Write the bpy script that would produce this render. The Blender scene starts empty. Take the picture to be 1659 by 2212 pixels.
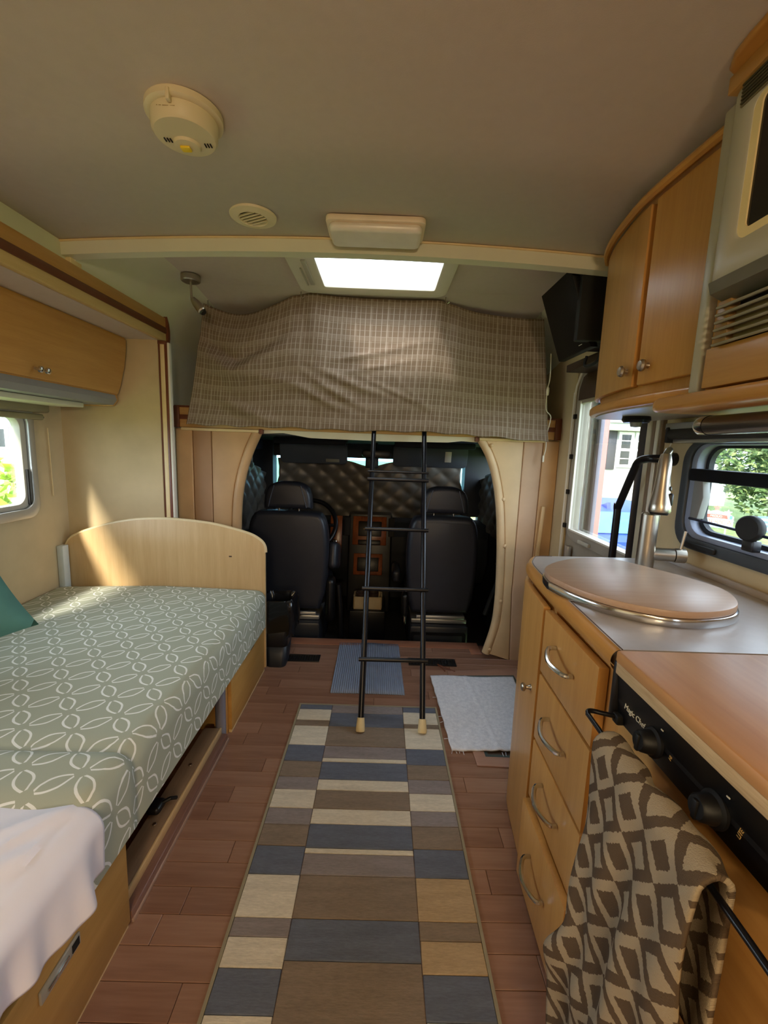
import bpy, bmesh, math, random
from mathutils import Vector, Matrix
random.seed(7)
SC = bpy.context.scene
COL = SC.collection
PI = math.pi

# ---------------------------------------------------------------- camera
def cam_axes(p, y, r):
    f = Vector((math.sin(y)*math.cos(p), math.cos(y)*math.cos(p), -math.sin(p)))
    rt = Vector((math.cos(y), -math.sin(y), 0)); dn = f.cross(rt)
    return math.cos(r)*rt+math.sin(r)*dn, -math.sin(r)*rt+math.cos(r)*dn, f
rt, dn, fw = cam_axes(math.radians(8.6), math.radians(.5), math.radians(-2.0))
cd = bpy.data.cameras.new('camera'); cam = bpy.data.objects.new('camera', cd); COL.objects.link(cam)
m3 = Matrix((rt, -dn, -fw)).transposed()
cam.matrix_world = Matrix.Translation((0, 0, 1.22)) @ m3.to_4x4()
cd.sensor_fit = 'VERTICAL'; cd.sensor_height = 24; cd.lens = 940/2212*24; cd.clip_start = .02
SC.camera = cam
# ---------------------------------------------------------------- light and exposure
SC.view_settings.view_transform = 'Standard'; SC.view_settings.look = 'None'
SC.view_settings.gamma = 1; SC.view_settings.use_curve_mapping = False
SC.view_settings.exposure = 0.92
try:
    SC.cycles.use_denoising = True; SC.cycles.max_bounces = 10; SC.cycles.diffuse_bounces = 6
    SC.cycles.transparent_max_bounces = 16; SC.cycles.sample_clamp_indirect = 8
    SC.cycles.caustics_reflective = False; SC.cycles.caustics_refractive = False
except Exception: pass
SUN_DIR = Vector((.33, 1.0, -.76)).normalized()
w = bpy.data.worlds.new('sky'); SC.world = w; w.use_nodes = True
nt = w.node_tree; bg = nt.nodes['Background']
bg.inputs[0].default_value = (.69, .845, 1.0, 1); bg.inputs[1].default_value = 5.2
sl = bpy.data.lights.new('sun', 'SUN'); sl.energy = 7; sl.angle = math.radians(7); sl.color = (1, .93, .8)
so = bpy.data.objects.new('sun', sl); COL.objects.link(so); so.location = (-6, -14, 14)
so.rotation_euler = SUN_DIR.to_track_quat('-Z', 'Y').to_euler()
def area(name, loc, direction, sx, sy, energy, color=(1, 1, 1), portal=False):
    l = bpy.data.lights.new(name, 'AREA'); l.shape = 'RECTANGLE'; l.size = sx; l.size_y = sy
    l.energy = energy; l.color = color
    if portal: l.cycles.is_portal = True
    o = bpy.data.objects.new(name, l); COL.objects.link(o); o.location = loc
    o.rotation_euler = Vector(direction).to_track_quat('-Z', 'Z').to_euler(); return o
area('portal_left', (-1.66, 1.4, 1.06), (1, 0, 0), 1.4, .5, 1, portal=True)
area('portal_door', (1.02, 1.92, 1.15), (-1, 0, 0), .62, .72, 1, portal=True)
area('portal_kitchen', (1.04, 1.0, 1.1), (-1, 0, 0), .75, .36, 1, portal=True)
area('portal_rear', (1.02, -.85, 1.25), (-1, 0, 0), 1.1, .7, 1, portal=True)
area('portal_skylight', (-.035, 1.93, 2.02), (0, 0, -1), .5, .4, 1, portal=True)
# unseen warm lights behind the photographer: a ceiling lamp and an added forward fill
area('rear_lamp', (-.1, -.9, 1.855), (0, 0, -1), .28, .13, 8, (1, .74, .42))
area('rear_warm_fill', (.1, -1.60, 1.45), (0, 1, 0), .26, .12, 8, (1, .76, .46))

# ---------------------------------------------------------------- helpers
LOC = {}
def lin(h):
    h = h.lstrip('#'); v = [int(h[i:i+2], 16)/255 for i in (0, 2, 4)]
    return tuple(c/12.92 if c <= .04045 else ((c+.055)/1.055)**2.4 for c in v)
class NT:
    def __init__(s, name):
        s.m = bpy.data.materials.new(name); s.m.use_nodes = True; s.t = s.m.node_tree
        s.b = s.t.nodes['Principled BSDF']; s.out = s.t.nodes['Material Output']
    def n(s, typ, **k):
        x = s.t.nodes.new(typ)
        for a, v in k.items(): setattr(x, a, v)
        return x
    def l(s, a, b): s.t.links.new(a, b)
    def put(s, sock, v):
        if isinstance(v, (int, float)): sock.default_value = v
        elif isinstance(v, tuple): sock.default_value = v if len(v) != 3 or sock.type == 'VECTOR' else (*v, 1)
        else: s.l(v, sock)
    def M(s, op, a, b=0., c=0.):
        x = s.n('ShaderNodeMath', operation=op)
        s.put(x.inputs[0], a); s.put(x.inputs[1], b); s.put(x.inputs[2], c); return x.outputs[0]
    def mix(s, f, a, b):
        x = s.n('ShaderNodeMix', data_type='RGBA'); s.put(x.inputs[0], f); s.put(x.inputs[6], a); s.put(x.inputs[7], b)
        return x.outputs[2]
    def co(s, which='Object', scale=(1, 1, 1), rot=(0, 0, 0)):
        c = s.n('ShaderNodeTexCoord'); mp = s.n('ShaderNodeMapping'); s.l(c.outputs[which], mp.inputs[0])
        mp.inputs['Scale'].default_value = scale; mp.inputs['Rotation'].default_value = rot; return mp.outputs[0]
    def noise(s, vec, sc=5, det=3, rough=.5, dist=0.):
        x = s.n('ShaderNodeTexNoise'); s.l(vec, x.inputs['Vector']); x.inputs['Scale'].default_value = sc
        x.inputs['Detail'].default_value = det; x.inputs['Roughness'].default_value = rough
        x.inputs['Distortion'].default_value = dist; return x.outputs['Fac']
    def ramp(s, f, stops):
        x = s.n('ShaderNodeValToRGB'); s.l(f, x.inputs[0]); e = x.color_ramp.elements
        while len(e) < len(stops): e.new(.5)
        for i, (p, c) in enumerate(stops): e[i].position = p; e[i].color = (*c, 1)
        return x.outputs[0]
    def bump(s, h, st=.2, d=.002):
        x = s.n('ShaderNodeBump'); s.l(h, x.inputs['Height']); x.inputs['Strength'].default_value = st
        x.inputs['Distance'].default_value = d; s.l(x.outputs[0], s.b.inputs['Normal'])
    def base(s, c): s.put(s.b.inputs['Base Color'], c)
    def setp(s, rough=.5, metal=0., spec=.5):
        s.b.inputs['Roughness'].default_value = rough; s.b.inputs['Metallic'].default_value = metal
        s.b.inputs['Specular IOR Level'].default_value = spec
def plain(name, hexc, rough=.5, metal=0., var=.06, nsc=12, bump=0., bsc=200, spec=.5):
    t = NT(name); c = lin(hexc); v = t.co()
    n = t.noise(v, nsc, 4)
    t.base(t.ramp(n, [(.3, tuple(x*(1-var) for x in c)), (.7, tuple(min(1, x*(1+var)) for x in c))]))
    t.setp(rough, metal, spec)
    if bump: t.bump(t.noise(v, bsc, 3), bump, .001)
    return t.m
def wood(name, dark, light, grain='z', rough=.35, sc=1., contrast=1., rnd=False):
    t = NT(name); s = {'x': (.6, 9, 9), 'y': (9, .6, 9), 'z': (9, 9, .6)}[grain]
    v = t.co('Object', tuple(a*sc for a in s))
    n = t.noise(v, 3.0, 6, .6, .4); n2 = t.noise(v, 22, 3)
    f = t.M('ADD', t.M('MULTIPLY', n, .75), t.M('MULTIPLY', n2, .25))
    if rnd:
        oi = t.n('ShaderNodeObjectInfo'); f = t.M('ADD', f, t.M('MULTIPLY', t.M('SUBTRACT', oi.outputs['Random'], .5), .22))
    t.base(t.ramp(f, [(.5-.18/contrast, lin(dark)), (.5+.18/contrast, lin(light))]))
    t.setp(rough); t.bump(n2, .06, .0005); return t.m
def glass(name, tint=(1, 1, 1), refl=.08):
    t = NT(name); t.t.nodes.remove(t.b)
    tr = t.n('ShaderNodeBsdfTransparent'); tr.inputs[0].default_value = (*tint, 1)
    gl = t.n('ShaderNodeBsdfGlossy'); gl.inputs['Roughness'].default_value = .02
    lw = t.n('ShaderNodeLayerWeight'); lw.inputs[0].default_value = .25
    mx = t.n('ShaderNodeMixShader'); t.l(t.M('ADD', t.M('MULTIPLY', lw.outputs['Fresnel'], .35), refl*.3), mx.inputs[0])
    t.l(tr.outputs[0], mx.inputs[1]); t.l(gl.outputs[0], mx.inputs[2]); t.l(mx.outputs[0], t.out.inputs[0]); return t.m

class MB:
    def __init__(s): s.bm = bmesh.new(); s.uv = None
    def _merge(s, t, mi=0):
        for f in t.faces: f.material_index = mi
        me = bpy.data.meshes.new('t'); t.to_mesh(me); t.free(); s.bm.from_mesh(me); bpy.data.meshes.remove(me); return s
    def box(s, a, b, bev=0., seg=2, mi=0, rot=None, piv=None):
        t = bmesh.new(); bmesh.ops.create_cube(t, size=1)
        c = [(a[i]+b[i])/2 for i in range(3)]; d = [abs(b[i]-a[i]) for i in range(3)]
        for v in t.verts: v.co = Vector([c[i]+v.co[i]*d[i] for i in range(3)])
        if bev: bmesh.ops.bevel(t, geom=t.edges[:], offset=min(bev, min(d)*.49), segments=seg, profile=.5, affect='EDGES')
        if rot is not None:
            p = Vector(piv or c); 
            for v in t.verts: v.co = rot @ (v.co-p)+p
        return s._merge(t, mi)
    def cyl(s, p0, p1, r0, r1=None, n=20, mi=0, caps=True):
        r1 = r0 if r1 is None else r1; p0 = Vector(p0); p1 = Vector(p1); d = p1-p0
        t = bmesh.new(); bmesh.ops.create_cone(t, cap_ends=caps, segments=n, radius1=r0, radius2=r1, depth=d.length)
        q = d.to_track_quat('Z', 'Y').to_matrix()
        for v in t.verts: v.co = q @ v.co+(p0+p1)/2
        return s._merge(t, mi)
    def tube(s, pts, r, n=10, mi=0, closed=False):
        P = [Vector(p) for p in pts]; t = bmesh.new(); rings = []; up = None; N = len(P)
        R = r if isinstance(r, (list, tuple)) else [r]*N
        for i, p in enumerate(P):
            if closed: d = P[(i+1) % N]-P[i-1]
            else: d = (P[min(i+1, N-1)]-P[max(i-1, 0)])
            d.normalize()
            if up is None: up = d.orthogonal().normalized()
            up = (up-d*up.dot(d)).normalized(); sd = d.cross(up)
            rings.append([t.verts.new(p+R[i]*(math.cos(2*PI*k/n)*up+math.sin(2*PI*k/n)*sd)) for k in range(n)])
        for i in range(N if closed else N-1):
            a, b = rings[i], rings[(i+1) % N]
            for k in range(n): t.faces.new((a[k], a[(k+1) % n], b[(k+1) % n], b[k]))
        if not closed: t.faces.new(rings[0][::-1]); t.faces.new(rings[-1])
        bmesh.ops.recalc_face_normals(t, faces=t.faces); return s._merge(t, mi)
    def lathe(s, prof, o=(0, 0, 0), axis=(0, 0, 1), n=28, mi=0, sx=1., sy=1.):
        t = bmesh.new(); q = Vector(axis).to_track_quat('Z', 'Y').to_matrix(); o = Vector(o); rings = []
        for r, z in prof:
            if r < 1e-6: rings.append([t.verts.new(q @ Vector((0, 0, z))+o)])
            else: rings.append([t.verts.new(q @ Vector((r*sx*math.cos(2*PI*k/n), r*sy*math.sin(2*PI*k/n), z))+o) for k in range(n)])
        for a, b in zip(rings, rings[1:]):
            for k in range(n):
                k2 = (k+1) % n
                if len(a) == 1 and len(b) == 1: continue
                if len(a) == 1: t.faces.new((a[0], b[k2], b[k]))
                elif len(b) == 1: t.faces.new((a[k], a[k2], b[0]))
                else: t.faces.new((a[k], a[k2], b[k2], b[k]))
        bmesh.ops.recalc_face_normals(t, faces=t.faces); return s._merge(t, mi)
    def prism(s, pts, f0, f1, bev=0., seg=2, mi=0):
        """pts 2d; f0,f1 map (a,b)->3d for the two caps"""
        t = bmesh.new(); A = [t.verts.new(f0(*p)) for p in pts]; Bv = [t.verts.new(f1(*p)) for p in pts]; n = len(pts)
        ca = t.faces.new(A); cb = t.faces.new(Bv[::-1])
        for i in range(n): t.faces.new((A[i], Bv[i], Bv[(i+1) % n], A[(i+1) % n]))
        bmesh.ops.recalc_face_normals(t, faces=t.faces)
        if bev:
            e = [x for x in t.edges if (x in ca.edges or x in cb.edges)]
            bmesh.ops.bevel(t, geom=list(set(e)), offset=bev, segments=seg, profile=.5, affect='EDGES')
        return s._merge(t, mi)
    def ring(s, po, pi, f0, f1, mi=0, bev=0.):
        t = bmesh.new(); n = len(po)
        a = [t.verts.new(f0(*p)) for p in po]; b = [t.verts.new(f0(*p)) for p in pi]
        c = [t.verts.new(f1(*p)) for p in po]; d = [t.verts.new(f1(*p)) for p in pi]
        for i in range(n):
            j = (i+1) % n
            for q in ((a[i], a[j], b[j], b[i]), (c[i], d[i], d[j], c[j]), (a[i], c[i], c[j], a[j]), (b[i], b[j], d[j], d[i])): t.faces.new(q)
        bmesh.ops.recalc_face_normals(t, faces=t.faces)
        if bev:
            e = [x for x in t.edges if abs(x.calc_face_angle(0)) > .6 and len(x.link_faces) == 2]
            bmesh.ops.bevel(t, geom=e, offset=bev, segments=2, profile=.5, affect='EDGES')
        return s._merge(t, mi)
    def grid(s, nu, nv, f, uv=None, mi=0):
        t = bmesh.new(); L = t.loops.layers.uv.new('UVMap') if uv else None
        V = [[t.verts.new(f(i/nu, j/nv)) for j in range(nv+1)] for i in range(nu+1)]
        for i in range(nu):
            for j in range(nv):
                fc = t.faces.new((V[i][j], V[i+1][j], V[i+1][j+1], V[i][j+1]))
                if uv:
                    for lp, (a, b) in zip(fc.loops, ((i, j), (i+1, j), (i+1, j+1), (i, j+1))): lp[L].uv = uv(a/nu, b/nv)
        return s._merge(t, mi)
    def quad(s, a, b, c, d, mi=0):
        t = bmesh.new(); t.faces.new([t.verts.new(p) for p in (a, b, c, d)]); return s._merge(t, mi)
def rrect(x0, x1, y0, y1, r, n=6):
    P = []
    for cx, cy, a in ((x1-r, y1-r, 0), (x0+r, y1-r, 90), (x0+r, y0+r, 180), (x1-r, y0+r, 270)):
        for k in range(n+1):
            t = math.radians(a+90*k/n); P.append((cx+r*math.cos(t), cy+r*math.sin(t)))
    return P
def _mesh(name, b, mats, loc, smooth=40):
    me = bpy.data.meshes.new(name)
    if loc is None:
        xs = [v.co for v in b.bm.verts]
        lo = [min(v[i] for v in xs) for i in range(3)]; hi = [max(v[i] for v in xs) for i in range(3)]
        loc = Vector(((lo[0]+hi[0])/2, (lo[1]+hi[1])/2, lo[2]))
    for v in b.bm.verts: v.co -= loc
    b.bm.to_mesh(me); b.bm.free()
    for m in (mats if isinstance(mats, (list, tuple)) else [mats]): me.materials.append(m)
    if smooth:
        me.shade_smooth(); me.set_sharp_from_angle(angle=math.radians(smooth))
    return me, loc
def part(name, b, mats, parent, smooth=40, label=None, kind=None):
    L = LOC[parent]; me, _ = _mesh(name, b, mats, L, smooth)
    o = bpy.data.objects.new(name, me); COL.objects.link(o); o.parent = parent; LOC[o] = L
    if label: o['label'] = label
    if kind: o['kind'] = kind
    return o
def thing(name, label, cat, loc=(0, 0, 0), group=None):
    o = bpy.data.objects.new(name, None); o.empty_display_size = .05; COL.objects.link(o); o.location = loc; LOC[o] = Vector(loc)
    o['label'] = label; o['category'] = cat
    if group: o['group'] = group
    return o
def solo(name, b, mats, label, cat, group=None, smooth=40):
    me, L = _mesh(name, b, mats, None, smooth); o = bpy.data.objects.new(name, me); COL.objects.link(o)
    o.location = L; LOC[o] = L; o['label'] = label; o['category'] = cat
    if group: o['group'] = group
    return o
def struct(name, b, mats, smooth=40, label=None):
    me, L = _mesh(name, b, mats, Vector((0, 0, 0)), smooth); o = bpy.data.objects.new(name, me); COL.objects.link(o)
    LOC[o] = L; o['kind'] = 'structure'
    if label: o['label'] = label
    return o
def solidify(o, t, off=-1):
    m = o.modifiers.new('thick', 'SOLIDIFY'); m.thickness = t; m.offset = off
def subsurf(o, n=1):
    m = o.modifiers.new('sub', 'SUBSURF'); m.levels = n; m.render_levels = n
YZ = lambda x: (lambda a, b: Vector((x, a, b)))
XZ = lambda y: (lambda a, b: Vector((a, y, b)))
XY = lambda z: (lambda a, b: Vector((a, b, z)))
def holed(b, f0, f1, u, v, holes):
    """wall slab from rectangles u=(u0,u1) v=(v0,v1), leaving rectangular holes"""
    us = sorted({*u, *[h[0] for h in holes], *[h[1] for h in holes]}); vs = sorted({*v, *[h[2] for h in holes], *[h[3] for h in holes]})
    for i in range(len(us)-1):
        for j in range(len(vs)-1):
            cu, cv = (us[i]+us[i+1])/2, (vs[j]+vs[j+1])/2
            if any(h[0] < cu < h[1] and h[2] < cv < h[3] for h in holes): continue
            b.prism([(us[i], vs[j]), (us[i+1], vs[j]), (us[i+1], vs[j+1]), (us[i], vs[j+1])], f0, f1)
    return b
def text(name, body, mat, parent, loc, xdir, ydir, size, label=None):
    cu = bpy.data.curves.new(name, 'FONT'); cu.body = body; cu.size = size; cu.extrude = .0004; cu.align_x = 'CENTER'; cu.align_y = 'CENTER'
    tmp = bpy.data.objects.new('tmp', cu); COL.objects.link(tmp)
    me = bpy.data.meshes.new_from_object(tmp.evaluated_get(bpy.context.evaluated_depsgraph_get())); bpy.data.objects.remove(tmp)
    me.name = name; me.materials.clear(); me.materials.append(mat)
    o = bpy.data.objects.new(name, me); COL.objects.link(o)
    x = Vector(xdir).normalized(); y = Vector(ydir).normalized(); z = x.cross(y)
    M = Matrix((x, y, z)).transposed().to_4x4(); M.translation = Vector(loc)-LOC[parent]
    o.parent = parent; o.matrix_local = M; LOC[o] = LOC[parent]; return o

# ---------------------------------------------------------------- materials
MAPLE = wood('maple', '#b98646', '#cc9a58', 'z', .32)
MAPLE_Y = wood('maple_long', '#b98646', '#cc9a58', 'y', .32)
MAPLE_EDGE = wood('maple_edge', '#b8803c', '#cf9850', 'y', .3)
BEECH = wood('pale_beech', '#c2a070', '#d3b484', 'z', .4)
OAKBOX = wood('bed_wood', '#b98c46', '#c99c58', 'y', .4)
BUTCHER = wood('stove_cover_wood', '#b9824c', '#d09a62', 'y', .4, .5)
PLY = wood('ply_edge', '#a8845a', '#d8bc8c', 'y', .6, 2.5)
FLOOR = wood('floor_laminate', '#7d5a49', '#a27d69', 'x', .27, .55, .8, rnd=True)
FLOOR_DARK = plain('floor_joint', '#6a4535', .5)
CREAM = plain('cream_trim', '#dcc493', .45)
BROWN = plain('brown_trim', '#6b3a24', .4)
CEIL = plain('ceiling_vinyl', '#cbbdb3', .75, var=.02, nsc=40, bump=.15, bsc=400)
WALLP = plain('tan_wall', '#c2ad86', .8, var=.07, nsc=7, bump=.12, bsc=300)
COVE = plain('cove_vinyl', '#d8d6bf', .6, var=.02)
WHITEP = plain('white_plastic', '#dcd6c6', .4, var=.02)
OFFWHITE = plain('offwhite_plastic', '#ddcfae', .45, var=.02)
GREYP = plain('grey_plastic', '#8b8c8c', .45, var=.03)
GREYL = plain('light_grey_plastic', '#b5b0a2', .35, var=.02)
BLACK = plain('black_plastic', '#121214', .35, var=.05)
BLACKM = plain('black_matte', '#0c0c0d', .7, var=.05)
BLACKMET = plain('black_metal', '#15151a', .28, .3, var=.05)
CHROME = plain('chrome', '#d0d0d0', .15, 1.)
NICKEL = plain('brushed_nickel', '#b9b0a2', .3, 1., bump=.05)
ALU = plain('aluminium', '#b7b9ba', .35, .8, var=.03)
LEATHER_TAN = plain('tan_leather', '#c09a6c', .5, var=.12, nsc=5, bump=.15, bsc=120)
LEATHER_CREAM = plain('cream_leather', '#d3b78e', .5, var=.12, nsc=5, bump=.15, bsc=120)
LEATHER_BLACK = plain('black_leather', '#24262e', .42, var=.08, bump=.12, bsc=250)
CABGREY = plain('cab_trim_grey', '#212327', .7)
CABLINER = plain('cab_liner_grey', '#4c5156', .85)
CABFLOOR = plain('cab_carpet', '#17171a', .95)
GLASS = glass('clear_glass')
TINT = glass('tinted_glass', (.62, .86, .95))
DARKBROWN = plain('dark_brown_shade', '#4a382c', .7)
SHEETM = None
def translucent(name, hexc, tr=.5):
    t = NT(name); c = lin(hexc); t.base(c); t.setp(.8)
    x = t.n('ShaderNodeBsdfTranslucent'); x.inputs[0].default_value = (*c, 1)
    mx = t.n('ShaderNodeMixShader'); mx.inputs[0].default_value = tr
    t.l(t.b.outputs[0], mx.inputs[1]); t.l(x.outputs[0], mx.inputs[2]); t.l(mx.outputs[0], t.out.inputs[0]); return t.m
BLIND = translucent('pleated_white_fabric', '#fbfaf7', .85)
_t = BLIND.node_tree; _o = _t.nodes['Material Output']; _s = _o.inputs[0].links[0].from_socket
_tr = _t.nodes.new('ShaderNodeBsdfTransparent'); _mx = _t.nodes.new('ShaderNodeMixShader'); _mx.inputs[0].default_value = .2
_t.links.new(_s, _mx.inputs[1]); _t.links.new(_tr.outputs[0], _mx.inputs[2]); _t.links.new(_mx.outputs[0], _o.inputs[0])

# ================================================================= STRUCTURE
# floor with laminate planks
b = MB().box((-1.65, -1.7, -.06), (1.0, 2.60, -.012)); floor = struct('floor', b, FLOOR_DARK)
pm = {}
def plank_mesh(L):
    if L not in pm:
        t = MB().box((0, 0, -.012), (L-.0012, .0708, 0), .0012, 1); me, _ = _mesh('plank', t, FLOOR, Vector((0, 0, 0)), 30); pm[L] = me
    return pm[L]
y = .46; row = 0
while y < 2.53:
    x = -.80+(-.37*((row*7) % 5)/5.)
    while x < .98:
        L = [.42, .61, .80][(row*3+int(abs(x)*10)) % 3]
        x0 = max(x, -.80)
        if x+L > -.78 and x < .96:
            o = bpy.data.objects.new('plank', plank_mesh(L)); COL.objects.link(o); o.parent = floor
            o.location = (x, y, 0); LOC[o] = Vector((0, 0, 0))
        x += L
    y += .072; row += 1
b = MB().box((-.75, 2.528, -.012), (.575, 2.61, .004), .003); b.box((.575, 2.46, -.012), (.64, 2.61, .004), .003)
struct('trim_1', b, wood('threshold_wood', '#8d5a45', '#a8745a', 'x', .35), label='wooden threshold strip at the step down to the cab')
b = MB().box((-1.65, -1.7, -.06), (1.0, .455, -.001)); o = part('floor_rear', b, FLOOR, floor)
# ceilings
def zc(x):  # arched ceiling height
    s = (x+.08)/1.05; return 1.922-.04*min(1.2, s*s)
b = MB().grid(24, 6, lambda u, v: Vector((-1.20+2.25*u, -1.7+3.38*v, zc(-1.20+2.25*u))))
o = struct('ceiling', b, CEIL); solidify(o, .05, 1)
prof = [(1.64, 1.952), (2.2, 1.952), (2.45, 1.925), (3.9, 1.62)]
b = MB(); SKY = (-.30, .23, 1.73, 2.13)
holed(b, XY(1.952), XY(2.0), (-.95, 1.05), (1.64, 2.2), [SKY])
for (a, za), (c, zc2) in zip(prof[1:], prof[2:]):
    b.prism([(-.95, 0), (1.05, 0), (1.05, 1), (-.95, 1)], lambda p, q: Vector((p, a+(c-a)*q, za+(zc2-za)*q)), lambda p, q: Vector((p, a+(c-a)*q, za+(zc2-za)*q+.05)))
struct('ceiling_front', b, CEIL)
# arched beam across the ceiling
n = 28; lo = []; up = []
for i in range(n+1):
    x = -1.135+2.11*i/n; s = (x+.08)/1.05; zt = 1.921-.04*s*s
    up.append((x, zt)); lo.append((x, zt-.047))
b = MB()
b.prism(lo+up[::-1], XZ(1.62), XZ(1.665))
beam = struct('trim_2', b, COVE, label='arched cream beam across the ceiling')
b = MB().tube([(x, 1.618, z-.002) for x, z in up], .004, 6); part('beam_edge', b, CREAM, beam)
# side walls
b = MB(); holed(b, YZ(.97), YZ(1.03), (-1.7, 2.42), (-.05, 2.05), [(1.60, 2.26, -.02, 1.62), (.63, 1.365, .965, 1.265), (-1.4, -.3, .9, 1.6)])
b.box((.97, 2.42, 1.28), (1.03, 2.72, 2.05)); b.box((.97, 3.1, 1.28), (1.03, 3.95, 2.05))
b.box((.97, 2.72, 1.28), (1.03, 3.1, 1.56)); b.box((.97, 2.72, 1.74), (1.03, 3.1, 2.05))
struct('wall_right', b, WALLP)
b = MB(); holed(b, YZ(-1.13), YZ(-1.19), (-1.7, 3.95), (-.05, 2.05), [(-.1, 2.262, -.02, 1.705)])
struct('wall_left', b, COVE)
# slide-out box
b = MB(); holed(b, YZ(-1.63), YZ(-1.69), (-.2, 2.32), (-.05, 1.78), [(.62, 2.035, .85, 1.33)]); struct('wall_slide_outer', b, WALLP)
b = MB().box((-1.69, 2.255, -.05), (-1.13, 2.31, 1.78)); struct('wall_slide_front', b, WALLP)
b = MB().box((-1.69, -.2, -.05), (-1.13, -.12, 1.78)); struct('wall_slide_rear', b, WALLP)
b = MB().box((-1.69, -.2, 1.70), (-1.125, 2.31, 1.76)); struct('ceiling_slide', b, CEIL)
# coving at the front left and right corner of the ceiling
for s, xa, xb, nm in ((1, -1.13, -.92, 'trim_3'), (-1, .97, .80, 'trim_4')):
    b = MB()
    def cv(u, v, xa=xa, xb=xb):
        yy = 1.665+2.2*v; zt = 1.952 if yy < 2.2 else (1.952-.027*(yy-2.2)/.25 if yy < 2.45 else 1.925-.305*(yy-2.45)/1.45)
        a = u*PI/2; return Vector((xa+(xb-xa)*(1-math.cos(a)), yy, zt-.2+.2*math.sin(a)))
    b.grid(8, 16, cv); o = struct(nm, b, COVE, label='curved cove panel at the ceiling corner')
b = MB().box((-1.69, -1.75, -.05), (1.03, -1.69, 2.05)); struct('wall_rear', b, WALLP)
b = MB().box((-1.13, 3.9, 1.28), (1.0, 3.96, 2.0)); struct('wall_front', b, COVE)

# ---- left slide-out valance and post
va = thing('slideout_valance', 'long striped cream and brown wooden valance over the slide-out opening', 'valance', (-1.13, .3, 1.70))
def strip(name, x0, x1, z0, z1, y0, y1, m, p, bev=.004):
    return part(name, MB().box((x0, y0, z0), (x1, y1, z1), bev), m, p)
strip('upper_board', -1.13, -1.105, 1.766, 1.815, -1.5, 2.30, MAPLE_Y, va)
strip('brown_stripe', -1.13, -1.1, 1.738, 1.768, -1.5, 2.305, BROWN, va)
strip('lower_board', -1.13, -1.105, 1.700, 1.740, -1.5, 2.30, wood('pale_strip', '#cfae72', '#dcbd84', 'y', .4), va)
b = MB().prism([(2.296, 1.69), (2.313, 1.69), (2.320, 1.72), (2.321, 1.755), (2.313, 1.79), (2.296, 1.82)], YZ(-1.13), YZ(-1.095)); part('end_cap', b, BROWN, va)
po = thing('slideout_post', 'upright cream and brown striped trim post at the slide-out corner', 'post', (-1.11, 2.27, 0))
for nm, xa, xb, m in (('edge_strip', -1.142, -1.131, CREAM), ('brown_stripe', -1.131, -1.122, BROWN), ('cream_stripe', -1.122, -1.100, CREAM), ('brown_stripe', -1.100, -1.086, BROWN), ('edge_strip', -1.086, -1.076, WHITEP)):
    part(nm, MB().box((xa, 2.262, .0), (xb, 2.285+.002, 1.69), .002), m, po)
b = MB().box((-1.134, 2.258, 1.682), (-1.09, 2.29, 1.698), .002); part('brown_block', b, BROWN, po)
b = MB().box((-1.2, 1.64, 1.80), (-1.112, 1.70, 1.882), .004); struct('trim_5', b, CREAM, label='small cream bracket where the beam meets the valance')

# ---- left window
win = MB().ring(rrect(.60, 2.040, .838, 1.36, .06), rrect(.66, 2.005, .882, 1.31, .05), YZ(-1.628), YZ(-1.60), bev=.004)
wl = struct('window_1', win, ALU, label='aluminium framed window over the bed')
b = MB().ring(rrect(.66, 2.005, .882, 1.31, .05), rrect(.69, 1.975, .905, 1.29, .045), YZ(-1.655), YZ(-1.615), bev=.003); part('window_sash', b, GREYL, wl)
b = MB().prism([(.69, .90), (1.98, .90), (1.98, 1.30), (.69, 1.30)], YZ(-1.645), YZ(-1.642)); part('window_pane', b, GLASS, wl)
b = MB().box((-1.614, 1.985, .90), (-1.605, 1.992, 1.06)); part('window_gasket', b, BLACKM, wl)
bl = thing('left_roller_blind', 'rolled up olive grey blind above the left window', 'blind', (-1.6, 1.3, 1.28))
b = MB()
b.box((-1.625, .5, 1.318), (-1.565, 2.10, 1.372), .012, 3); part('cassette', b, plain('olive_blind', '#837b60', .7), bl)
b = MB().box((-1.618, .5, 1.285), (-1.585, 2.085, 1.312), .008, 3); part('bottom_bar', b, plain('olive_bar', '#8f8768', .6), bl)
part('end_plug', MB().cyl((-1.592, 2.098, 1.345), (-1.592, 2.106, 1.345), .011), BLACKM, bl); part('end_plug', MB().cyl((-1.60, 2.084, 1.298), (-1.60, 2.092, 1.298), .008), BLACKM, bl)
b = MB().tube([(-1.62, 2.145, 1.25), (-1.62, 2.147, 1.1), (-1.62, 2.15, .92)], .0022, 6); solo('blind_cord', b, CREAM, 'thin cream blind cord hanging beside the left window', 'cord')

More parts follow.
